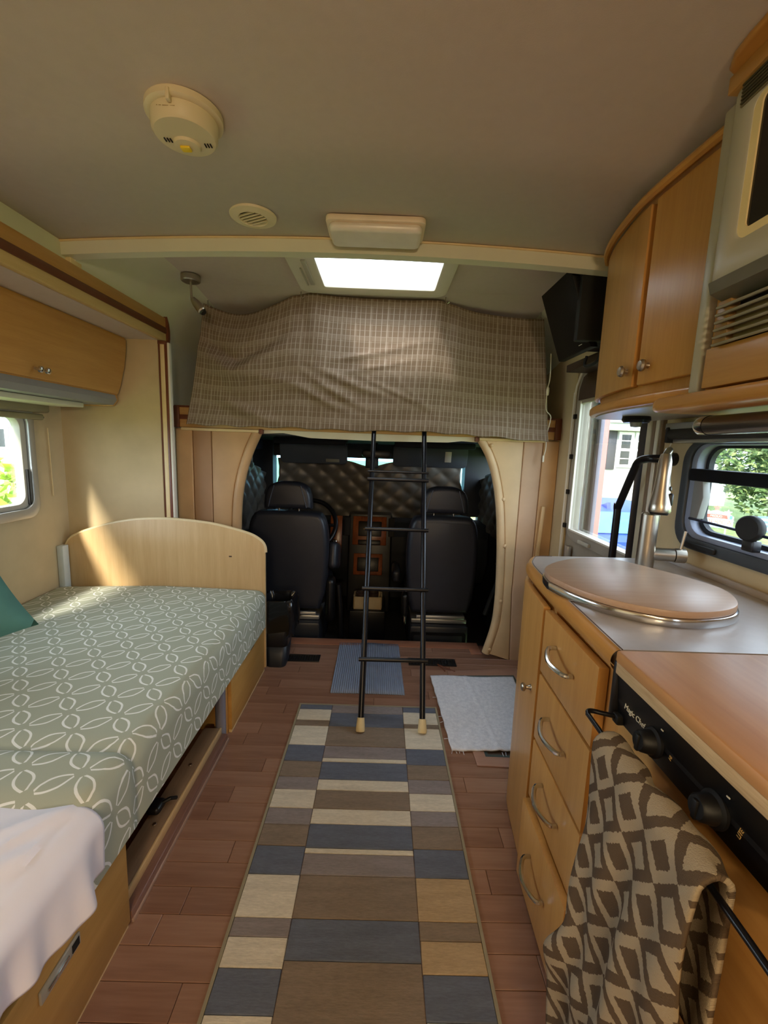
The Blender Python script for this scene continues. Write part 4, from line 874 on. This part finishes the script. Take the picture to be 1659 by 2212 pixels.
# pillow
def pillow(u, v):
    a = 2*u-1; c = 2*v-1; k = (1-a**4)**.5*(1-c**4)**.5 if abs(a) < 1 and abs(c) < 1 else 0
    return a, c, k
b = MB(); W, Hh = .25, .25; ctr = Vector((-1.375, 1.19, .75)); ex = Vector((.62, .55, .30)).normalized(); nrm = Vector((.55, -.72, .45)).normalized(); ey = nrm.cross(ex).normalized(); nrm = ex.cross(ey)
for sgn in (1, -1):
    def pf(u, v, sgn=sgn):
        a, c, k = pillow(u, v); sh = 1-.10*(1-abs(a)**2)*abs(c)**2-.0; sh2 = 1-.10*(1-abs(c)**2)*abs(a)**2
        return ctr+ex*(a*W*sh2)+ey*(c*Hh*sh)+nrm*(sgn*.075*k+.006*math.sin(9*a+7*c)*k)
    b.grid(24, 24, pf)
bmesh.ops.remove_doubles(b.bm, verts=b.bm.verts, dist=1e-4); bmesh.ops.recalc_face_normals(b.bm, faces=b.bm.faces)
solo('teal_pillow', b, plain('teal_cotton', '#4d7d74', .85, var=.08, bump=.25, bsc=90), 'teal pillow propped on the bed at the left edge', 'pillow')
b = MB().box((-1.628, 2.150, .43), (-1.596, 2.192, .665), .003); solo('corner_bracket', b, plain('bracket_white', '#cdd4d2', .4), 'pale grey plastic corner strip left of the headboard', 'bracket')

# ================================================================= FLOOR OBJECTS
def rugmat(name, hexc):
    t = NT(name); c = lin(hexc); v = t.co('Object', (40, 220, 1)); n = t.noise(v, 1.2, 4, .7); n2 = t.noise(t.co('Object', (4, 30, 1)), 1.5, 3)
    f = t.M('ADD', t.M('MULTIPLY', n, .6), t.M('MULTIPLY', n2, .4)); t.base(t.ramp(f, [(.3, tuple(x*.72 for x in c)), (.7, tuple(min(1, x*1.22) for x in c))])); t.setp(.95, spec=.1); t.bump(n, .5, .002); return t.m
RM = [rugmat('rug_slate', '#666c7b'), rugmat('rug_taupe', '#85776a'), rugmat('rug_cream', '#d0c8b8'), rugmat('rug_grey', '#8a8283'), rugmat('rug_tan_warmlit', '#b0997a')]  # the tan is cream with warm light from behind painted in
rg = thing('runner_rug', 'long runner rug woven in slate, taupe and cream blocks', 'rug', (-.03, 1.2, 0))
RX = (-.341, -.193, .135, .289); Y0 = 1.890
left = [(1.855, 0), (1.775, 2), (1.735, 1), (1.612, 2), (1.52, 0), (1.44, 1), (1.38, 3), (1.30, 2), (1.235, 3), (1.16, 1), (1.07, 0), (.955, 2), (.91, 3), (.845, 2), (.76, 0), (.70, 2), (.60, 1), (.5, 0)]
mid = [(1.832, 3), (1.735, 0), (1.61, 1), (1.54, 3), (1.52, 2), (1.43, 0), (1.38, 2), (1.30, 1), (1.24, 2), (1.155, 0), (1.137, 2), (1.07, 3), (.955, 1), (.862, 0), (.70, 1), (.5, 0)]
right = [(1.85, 0), (1.765, 2), (1.735, 1), (1.605, 2), (1.515, 0), (1.44, 1), (1.375, 3), (1.30, 2), (1.24, 3), (1.16, 1), (1.07, 0), (.955, 4), (.91, 1), (.84, 4), (.755, 0), (.68, 2), (.5, 1)]
for (xa, xb), cols in zip(((RX[0], RX[1]), (RX[1], RX[2]), (RX[2], RX[3])), (left, mid, right)):
    yy = Y0
    for yb, ci in cols:
        b = MB().box((xa+.0006, yb+.0006, .0005), (xb-.0006, yy-.0006, .0075+random.uniform(0, .001)), .0016, 1); part('woven_block', b, RM[ci], rg); yy = yb
b = MB().ring([(RX[0]-.008, .48), (RX[3]+.008, .48), (RX[3]+.008, Y0+.008), (RX[0]-.008, Y0+.008)], [(RX[0], .5), (RX[3], .5), (RX[3], Y0), (RX[0], Y0)], XY(.0004), XY(.008)); part('binding', b, plain('rug_binding', '#8f8670', .9), rg)
# ribbed mat
def ribf(u, v):
    x0, x1 = -.218+.0*v, .150; y = 2.0+.555*v; x = x0+(x1-x0)*u-.006*(v) if u < .5 else x0+(x1-x0)*u-.010*v
    z = .004+.0022*math.sin(u*2*PI*34)+.006*math.exp(-(((u-.55)/.12)**2+((v-.95)/.06)**2))+.002*math.sin(6*v+3*u)
    return Vector((x, y, z))
b = MB().grid(272, 12, ribf); o = solo('ribbed_mat', b, plain('mat_slate', '#808ca3', .95, var=.06, bump=.3, bsc=200), 'slate blue ribbed mat lying before the cab step behind the ladder', 'mat'); solidify(o, .003)
def wm(u, v):
    p = Vector((.297, 2.175, 0)).lerp(Vector((.322, 1.600, 0)), v).lerp(Vector((.745, 2.185, 0)).lerp(Vector((.70, 1.605, 0)), v), u)
    p.z = .008+.002*math.sin(7*u+4*v)+.0012*math.sin(31*u*v+9*u)+.003*math.exp(-((u-.42-.1*v)/.02)**2); p.x += .0015*math.sin(40*v)*(1-u); return p
t = NT('white_rag'); vv_ = t.co('Object'); n1 = t.noise(vv_, 60, 6, .7); t.base(t.ramp(n1, [(.3, lin('#c6cad6')), (.7, lin('#e6e8f0'))])); t.setp(.95, spec=.1); t.bump(n1, .5, .004)
wmt = thing('white_door_mat', 'pale white frayed mat on the floor by the entry door', 'mat', (.5, 1.9, 0))
o = part('mat_body', MB().grid(60, 60, wm), t.m, wmt); solidify(o, .006)
b = MB()
for k in (0, 1, 2, 3, 14, 15, 23, 24):
    x = .325+.0145*k; b.tube([(x, 1.602, .006), (x+random.uniform(-.006, .006), 1.592-random.uniform(0, .012), .004)], .0012, 4)
for k in (1, 4, 5, 9):
    y = 1.64+.038*k; b.tube([(.322-.043*0-.025*(y-1.6)/.575, y, .006), (.312-.025*(y-1.6)/.575-random.uniform(0, .006), y+random.uniform(-.006, .006), .004)], .0012, 4)
f_ = part('fringe', b, t.m, wmt); f_['kind'] = 'stuff'
hp = thing('floor_hatch', 'pinkish wooden floor hatch frame partly under the white mat', 'hatch', (.55, 1.9, 0))
HW = wood('hatch_wood', '#946d5b', '#ad8877', 'x', .4)
part('frame', MB().ring([(.41, 1.525), (.80, 1.51), (.80, 2.30), (.40, 2.24)], [(.455, 1.575), (.76, 1.57), (.76, 2.22), (.45, 2.20)], XY(0.0), XY(.006), bev=.0015), HW, hp)
part('well_rim', MB().ring([(.455, 1.575), (.76, 1.57), (.76, 2.22), (.45, 2.20)], [(.468, 1.59), (.745, 1.585), (.745, 2.205), (.463, 2.185)], XY(0), XY(.004)), plain('well_dark', '#3c4a48', .5), hp)
part('well_floor', MB().box((.46, 1.58, -.001), (.75, 2.21, .0015)), DARKBROWN, hp)
part('pull_ring', MB().tube([(.385, 2.235, .008), (.352, 2.31, .008), (.44, 2.235, .008)], .003, 6), BROWN, hp)
def floor_vent(x0, x1, y0, y1, label):
    v = thing('floor_vent', label, 'vent', ((x0+x1)/2, (y0+y1)/2, 0), 'black floor vents before the cab step')
    part('frame', MB().ring([(x0, y0), (x1, y0), (x1, y1), (x0, y1)], [(x0+.012, y0+.012), (x1-.012, y0+.012), (x1-.012, y1-.012), (x0+.012, y1-.012)], XY(0.0), XY(.006), bev=.001), BLACK, v)
    part('well', MB().box((x0+.01, y0+.01, -.0005), (x1-.01, y1-.01, .001)), BLACKM, v)
    n = 15
    for k in range(n):
        x = x0+.014+(x1-x0-.028)*k/(n-1); part('bar', MB().box((x-.0028, y0+.01, .001), (x+.0028, y1-.01, .0052), .0008, 1), BLACK, v)
floor_vent(-.545, -.318, 2.305, 2.385, 'black floor vent beside the trash bin'); floor_vent(.190, .462, 2.302, 2.382, 'black floor vent right of the ribbed mat')
# trash bin
tbn = thing('trash_bin', 'black plastic trash bin at the foot of the bed', 'trash bin', (-.52, 2.32, 0))
def bin_ring(z, e=0.):
    k = z/.36; return rrect(-.600-.018*k-e, -.495+.035*k+e, 2.235-.018*k-e, 2.375+.018*k+e, .03)
b = MB()
for z0, z1 in ((0.0, .12), (.12, .25), (.25, .36)):
    A0, A1 = bin_ring(z0), bin_ring(z1); tt = bmesh.new(); va_ = [tt.verts.new((x, y, z0)) for x, y in A0]; vb_ = [tt.verts.new((x, y, z1)) for x, y in A1]; n = len(A0)
    for i in range(n): tt.faces.new((va_[i], va_[(i+1) % n], vb_[(i+1) % n], vb_[i]))
    if z0 == 0: tt.faces.new(va_[::-1])
    b._merge(tt)
o = part('bin', b, plain('bin_black', '#1c222c', .45), tbn); solidify(o, .003)
b = MB(); tt = bmesh.new(); rows = []
for z, e, am in ((.20, .010, .010), (.26, .014, .008), (.33, .010, .006), (.375, .008, .004), (.385, -.002, .003), (.36, -.012, .004), (.28, -.012, .004)):
    R_ = rrect(-.600-.018-e, -.46+e, 2.217-e, 2.393+e, .03, 9)
    rows.append([tt.verts.new((x+am*math.sin(i*2.1), y+am*math.cos(i*1.7), z+(.018*math.sin(i*1.3) if z < .22 else .004*math.sin(i*2.3)))) for i, (x, y) in enumerate(R_)])
for a, c in zip(rows, rows[1:]):
    n = len(a)
    for i in range(n): tt.faces.new((a[i], a[(i+1) % n], c[(i+1) % n], c[i]))
b._merge(tt); part('bin_liner', b, plain('liner_black', '#15161a', .18, var=.05, bump=.5, bsc=40), tbn, 60)
# ladder
ld = thing('bunk_ladder', 'black metal bunk ladder with white rubber feet', 'ladder', (.08, 1.7, 0))
LB = (-.054, 1.697); RB = (.212, 1.700); TL = (-.048, 2.375); TR = (.222, 2.375); ZT = 1.31
def rail(p, q): return lambda z: Vector((p[0]+(q[0]-p[0])*z/ZT, p[1]+(q[1]-p[1])*z/ZT, z))
fl_, fr_ = rail(LB, TL), rail(RB, TR)
for f in (fl_, fr_):
    s_ = part('side_rail', MB().cyl(f(.03), f(ZT+.03), .0125, n=18), BLACKMET, ld)
    part('rubber_foot', MB().lathe([(.018, 0), (.020, .006), (.018, .03), (.0155, .055), (.0, .056)], f(.009), f(.1)-f(0.0), 18), plain('foot_cream', '#d8c79c', .6), s_)
for z in (.275, .556, .816, 1.052, 1.090):
    r = .0095 if z < 1.06 else .006
    part('rung', MB().cyl(fl_(z)+Vector((-.022, -.014, 0)), fr_(z)+Vector((.022, -.014, 0)), r, n=14), BLACKMET, ld)

# towel
t = NT('diamond_terry'); uvn = t.n('ShaderNodeUVMap'); s3 = t.n('ShaderNodeSeparateXYZ'); t.l(uvn.outputs[0], s3.inputs[0])
D = .076
p = t.M('DIVIDE', t.M('ADD', t.M('MULTIPLY', s3.outputs[0], 1.0), s3.outputs[1]), D); q = t.M('DIVIDE', t.M('SUBTRACT', t.M('MULTIPLY', s3.outputs[0], 1.0), s3.outputs[1]), D)
wv = t.M('MULTIPLY', t.M('SUBTRACT', t.noise(uvn.outputs[0], 260, 2), .5), .10); p = t.M('ADD', p, wv); q = t.M('ADD', q, wv)
fp = t.M('ABSOLUTE', t.M('SUBTRACT', t.M('FRACT', t.M('ADD', p, 50)), .5)); fq = t.M('ABSOLUTE', t.M('SUBTRACT', t.M('FRACT', t.M('ADD', q, 50)), .5))
inner = t.M('LESS_THAN', t.M('MAXIMUM', fp, fq), .27)
par = t.M('MODULO', t.M('ADD', t.M('FLOOR', t.M('ADD', p, 50)), t.M('FLOOR', t.M('ADD', q, 50))), 2)
x_ = t.M('ABSOLUTE', t.M('SUBTRACT', inner, par))
t.base(t.mix(x_, lin('#b5a68e'), lin('#6a5b4c'))); t.setp(.95, spec=.05); t.bump(t.noise(t.co('UV'), 500, 4, .7), .9, .004); TERRY = t.m
def towel(u, v):
    y = .622-.232*u; s = -.26+.90*v   # s: length from the bar, negative behind
    w_ = max(0, s); flare = 1+.04*w_
    y = .506+(y-.506)*flare
    if abs(s) < .03: a = s/.03*PI/2; x = .370-.020*math.sin(a)*1.0; z = .768+.0195*math.cos(a)
    elif s > 0: x = .350; z = .768-(s-.03)
    else: x = .390; z = .768-(-s-.03)
    f = .014*math.sin(11*u+4*w_*3)+.010*math.sin(23*u+1.0+7*w_)
    if s > 0:
        k = min(1, s/.2); x += .55*f*k+.006*math.sin(9*s+5*u)*k-.012*k-.018*math.exp(-((s-.40)/.05)**2)*(1-u)-.03*max(0, s-.40)
        y += -.02*math.exp(-((s-.34)/.05)**2)*(1-u)**2+.02*max(0, s-.36)*(1-u)
    else: x = min(.414, x+.3*f)
    return Vector((x, y, z))
b = MB().grid(64, 120, towel, lambda u, v: (u*.25, v*.90)); o = solo('diamond_towel', b, TERRY, 'grey and cream diamond patterned towel hanging on the towel rail', 'towel'); solidify(o, .007, 0)

# ================================================================= OUTSIDE
GR = NT('lawn'); v = GR.co('Object'); n = GR.noise(v, 3, 6, .7); GR.base(GR.ramp(n, [(.3, lin('#4c6330')), (.7, lin('#7a8a4c'))])); GR.setp(.95)
b = MB().box((-40, -30, -1.0), (50, 60, -.86)); struct('ground', b, GR.m)
def leafy(name, label, cat, ctr, size, nleaf, cols, leaf=.12, trunk=None, group=None):
    rnd = random.Random(hash(label) % 1000 if False else int(abs(ctr[0]*13+ctr[1]*7)*10)); t = thing(name, label, cat, (ctr[0], ctr[1], -.86), group)
    b = MB(); tt = bmesh.new()
    for k in range(nleaf):
        while True:
            p = Vector((rnd.uniform(-1, 1), rnd.uniform(-1, 1), rnd.uniform(-1, 1)))
            if .35 < p.length < 1: break
        bumpy = .8+.2*math.sin(5*p.x+3*p.z)*math.cos(4*p.y); p *= bumpy
        c = Vector((ctr[0]+p.x*size[0], ctr[1]+p.y*size[1], ctr[2]+p.z*size[2]))
        d = Vector((rnd.gauss(0, 1), rnd.gauss(0, 1), rnd.gauss(0, .7))).normalized(); e = d.orthogonal().normalized(); L = leaf*rnd.uniform(.6, 1.2)
        q = [tt.verts.new(c+d*L*a+e*L*.5*bb) for a, bb in ((-1, 0), (0, -1), (1, 0), (0, 1))]; f = tt.faces.new(q); f.material_index = rnd.randrange(len(cols))
    me = bpy.data.meshes.new('t'); tt.to_mesh(me); tt.free(); b.bm.from_mesh(me)
    o = part('foliage', b, cols, t, 0, kind='stuff')
    part('stem', MB().cyl((ctr[0], ctr[1], -.63), (ctr[0], ctr[1], ctr[2]), .09, .05, 10), plain('bark', '#5a4a3a', .9), t); return t
LG = [translucent('leaf_dark', '#3f5a30', .3), translucent('leaf_mid', '#5b763f', .3), translucent('leaf_pale', '#8a9a5e', .3)]
LS = [translucent('shrub_lime', '#71862c', .3), translucent('shrub_green', '#4f7026', .3), translucent('shrub_pink', '#b08a74', .3)]
LY = [translucent('leaf_yellow', '#a8c23e', .35), translucent('leaf_lime', '#86b03a', .35), translucent('leaf_light', '#d0d888', .35)]
for i, (x, y, z, sx_, sz) in enumerate(((12.2, 13.4, 1.2, 1.9, 1.9), (13.0, 9.9, 1.6, 1.9, 2.3), (16.2, 16.6, 1.6, 1.9, 2.0), (10.6, 6.6, 1.3, 1.7, 2.0))):
    leafy('garden_tree', ['bushy green tree straight outside the kitchen window', 'tall bushy green tree at the right of the kitchen window view', 'bushy green tree far behind the yard sign', 'bushy tree at the right edge of the kitchen window view'][i], 'tree', (x, y, z), (sx_, sx_, sz), 7500, LG, .10, group='trees outside the kitchen window')
leafy('garden_shrub', 'low sunny shrub below the white house', 'shrub', (4.4, 9.4, .05), (.6, .5, .42), 900, LS, .08)
leafy('garden_hedge', 'low green hedge behind the parked car', 'hedge', (5.6, 9.3, -.15), (.6, .5, .42), 900, LS[:2], .09)
leafy('yellow_green_bush', 'sunlit yellow green bush outside the left window', 'shrub', (-4.6, 5.2, .15), (1.0, 1.4, .85), 4200, LY, .09)
# white house seen through the door
wh = thing('white_house', 'white house with dark shutters seen through the entry door', 'house', (8, 15.5, -.86))
WH = plain('white_siding', '#a9a8a4', .7); SH = plain('shutter_grey', '#33353c', .6); PN = plain('house_pane', '#2a302e', .15)
part('wall', MB().box((2.2, 14.4, -.86), (10.2, 18, 1.98), .0), WH, wh)
part('eave', MB().box((2.0, 14.0, 1.98), (10.4, 14.6, 2.22), .01), plain('eave_white', '#f0eee8', .6), wh)
part('roof', MB().prism([(13.9, 2.2), (18.4, 2.2), (16.1, 3.9)], YZ(2.0), YZ(10.4)), plain('roof_grey', '#77736e', .9), wh)
def housewin(x0, x1, z0, z1, y=14.4):
    f = part('window', MB().ring([(x0, z0), (x1, z0), (x1, z1), (x0, z1)], [(x0+.09, z0+.09), (x1-.09, z0+.09), (x1-.09, z1-.09), (x0+.09, z1-.09)], XZ(y-.05), XZ(y)), plain('win_white', '#f2f0ec', .6), wh)
    part('pane', MB().box((x0+.08, y-.015, z0+.08), (x1-.08, y-.005, z1-.08)), PN, f)
    mz = (z0+z1)/2; part('sash_bar', MB().box((x0+.05, y-.04, mz-.04), (x1-.05, y-.01, mz+.04)).box((x0+.05, y-.035, (z0+mz)/2-.012), (x1-.05, y-.012, (z0+mz)/2+.012)).box((x0+.05, y-.035, (z1+mz)/2-.012), (x1-.05, y-.012, (z1+mz)/2+.012)), plain('bar_white', '#f2f0ec', .6), f)
housewin(7.70, 8.20, .80, 1.95); housewin(8.24, 8.78, .80, 1.95); housewin(4.2, 4.9, .75, 1.86)
for x0 in (7.36, 8.82, 3.8): part('shutter', MB().box((x0, 14.35, .72), (x0+.28, 14.4, 1.97), .01), SH, wh)
# pinkish porch post outside the door
b = MB().box((1.96, 3.98, -.86), (2.04, 4.06, 2.3), .005); solo('porch_post', b, plain('post_pink', '#8f6460', .6), 'pinkish wooden post just outside the entry door', 'post')
# car
car = thing('parked_car', 'blue car parked outside the entry door seen from behind', 'car', (2.95, 6.9, -.86))
CB = plain('car_blue', '#26408f', .55, spec=.2)
sec = [(4.78, .0), (4.8, .24), (5.02, .28), (5.45, .50), (5.8, .56), (6.6, .56), (7.4, .46), (8.0, .15), (9.0, .05), (9.1, -.3), (9.1, -.68), (4.78, -.68)]
b = MB().prism(sec, YZ(2.15), YZ(3.70), .06, 4); part('body', b, CB, car)
part('rear_window', MB().quad((2.28, 5.03, .298), (3.58, 5.03, .298), (3.48, 5.42, .499), (2.40, 5.42, .499)), plain('car_glass', '#3f6f92', .4, spec=.25), car)
part('roof_fin', MB().prism([(5.56, .51), (5.74, .545), (5.58, .60)], YZ(2.93), YZ(2.98), .004), plain('fin_blue', '#2f3f86', .3), car)
part('bumper', MB().box((2.17, 4.70, -.6), (3.68, 4.80, -.15), .04, 3), plain('car_bumper', '#8fa0b0', .3), car)
for x in (2.2, 3.65):
    for y in (5.3, 8.2): part('wheel', MB().lathe([(0, -.1), (.2, -.1), (.31, -.09), (.32, 0), (.31, .09), (.2, .1), (0, .1)], (x, y, -.54), (1, 0, 0), 24), BLACKM, car)
# yard signs
sg = thing('america_yard_sign', 'white and red yard sign with stars on the lawn', 'sign', (7.0, 8.9, -.86))
sd_ = Vector((.79, -.61, 0)); up_ = Vector((0, 0, 1)); so2 = Vector((7.0, 8.93, 0))
def SP(d): return lambda a, c: so2+sd_*a+up_*c+Vector((-.61, -.79, 0))*d
part('board', MB().prism([(-.29, -.22), (.29, -.22), (.29, .03), (.2, .09), (0, .14), (-.2, .09), (-.29, .03)], SP(0), SP(-.02)), plain('sign_white', '#ecebe6', .6), sg)
part('red_band', MB().prism([(-.2, -.02), (.2, -.02), (.18, .055), (-.18, .055)], SP(.004), SP(0)), plain('sign_red', '#c4483a', .6), sg)
for a, m in ((-.26, 'sign_blue_a'), (.22, 'sign_blue_b')): part('blue_block', MB().prism([(a, -.02), (a+.05, -.02), (a+.05, .05), (a, .05)], SP(.004), SP(0)), plain(m, '#4a86a8', .6), sg)
def star(c, r): return [(c[0]+(r if k % 2 == 0 else r*.42)*math.sin(PI*k/5), c[1]+(r if k % 2 == 0 else r*.42)*math.cos(PI*k/5)) for k in range(10)]
part('star', MB().prism(star((0, .19), .065), SP(.002), SP(-.015)), plain('star_red', '#d8564a', .6), sg)
for a in (-.19, .19): part('star', MB().prism(star((a, .11), .07), SP(.012), SP(.004)), plain('star_white%d' % (a > 0), '#f2f0ea', .6), sg)
part('grey_cap', MB().prism([(-.12, .06), (.12, .06), (.06, .105), (-.06, .105)], SP(.008), SP(.003)), plain('sign_grey', '#6f7f86', .6), sg)
part('lower_band', MB().prism([(-.29, -.22), (.29, -.22), (.29, -.17), (-.29, -.17)], SP(.003), SP(0)), plain('sign_band_blue', '#7f9ab4', .6), sg)
text('lettering', 'AMERICA', plain('sign_letters', '#8a5a3a', .6), sg, so2+up_*(-.10)+Vector((-.61, -.79, 0))*.006, sd_, up_, .13)
text('lettering', 'PROUD', plain('sign_letters_light', '#e6b7a8', .6), sg, so2+up_*(.018)+Vector((-.61, -.79, 0))*.008, sd_, up_, .06)
for a in (-.18, .18): part('stake', MB().cyl(so2+sd_*a+up_*-.86, so2+sd_*a+up_*-.2, .012, n=8), WHITEP, sg)
s2 = thing('blue_yard_sign', 'blue and white yard sign beside the window latch knob', 'sign', (7.55, 8.35, -.86))
so2 = Vector((7.62, 8.42, 0))
part('board', MB().prism([(-.26, -.2), (.26, -.2), (.26, .14), (-.26, .08)], SP(0), SP(-.02)), plain('sign_blue', '#4f7db8', .6), s2)
for z0, z1, a in ((.02, .06, .2), (-.06, -.03, .12), (-.17, -.11, .22)): part('white_line', MB().prism([(-a, z0), (a, z0), (a, z1), (-a, z1)], SP(.004), SP(0)), plain('line_white%d' % int(a*100), '#e8eaee', .6), s2)
for a in (-.18, .18): part('stake', MB().cyl(so2+sd_*a+up_*-.86, so2+sd_*a+up_*-.2, .012, n=8), WHITEP, s2)
gh = thing('grey_outbuilding', 'pale grey building behind the yard signs', 'house', (13.3, 19.9, -.86))
part('wall', MB().box((11.6, 18.8, -.86), (15.0, 21, 1.4)), plain('grey_siding', '#a9b2bd', .7), gh); part('roof', MB().prism([(18.6, 1.4), (21.2, 1.4), (19.9, 2.4)], YZ(11.4), YZ(15.2)), plain('roof_slate', '#8a8f96', .8), gh)
# blue house seen through the left window
bh = thing('blue_house', 'pale blue gabled house outside the left window', 'house', (-12, 13, -.86))
part('wall', MB().prism([(-13.5, -.86), (-9.6, -.86), (-9.6, 1.35), (-11.55, 2.6), (-13.5, 1.35)], XZ(12.9), XZ(16)), plain('blue_siding', '#b7d3e8', .7), bh)
part('roof', MB().prism([(-13.8, 1.2), (-11.55, 2.65), (-9.3, 1.2), (-9.3, 1.32), (-11.55, 2.78), (-13.8, 1.32)], XZ(12.6), XZ(16.2)), plain('roof_pale', '#d6d2d0', .8), bh)
f = part('window', MB().box((-11.4, 12.86, .75), (-10.9, 12.9, 1.4)), plain('bh_win', '#e6ebf0', .5), bh); part('pane', MB().box((-11.32, 12.85, .82), (-10.98, 12.862, 1.33)), PN, f)
for x0 in (-11.62, -10.86): part('shutter', MB().box((x0, 12.85, .75), (x0+.2, 12.9, 1.4)), plain('shutter_violet', '#6d63b0', .6), bh)
pf_ = thing('picket_fence', 'white picket fence behind the yellow green bush', 'fence', (-7, 9.5, -.86))
pm_ = None
for k in range(22):
    b = MB().prism([(-9.4+.2*k, -.86), (-9.28+.2*k, -.86), (-9.28+.2*k, .45), (-9.34+.2*k, .55), (-9.4+.2*k, .45)], XZ(9.5), XZ(9.53)); part('picket', b, WHITEP, pf_)
part('fence_rail', MB().box((-9.5, 9.53, -.2), (-4.9, 9.57, -.12)).box((-9.5, 9.53, .25), (-4.9, 9.57, .33)), WHITEP, pf_)
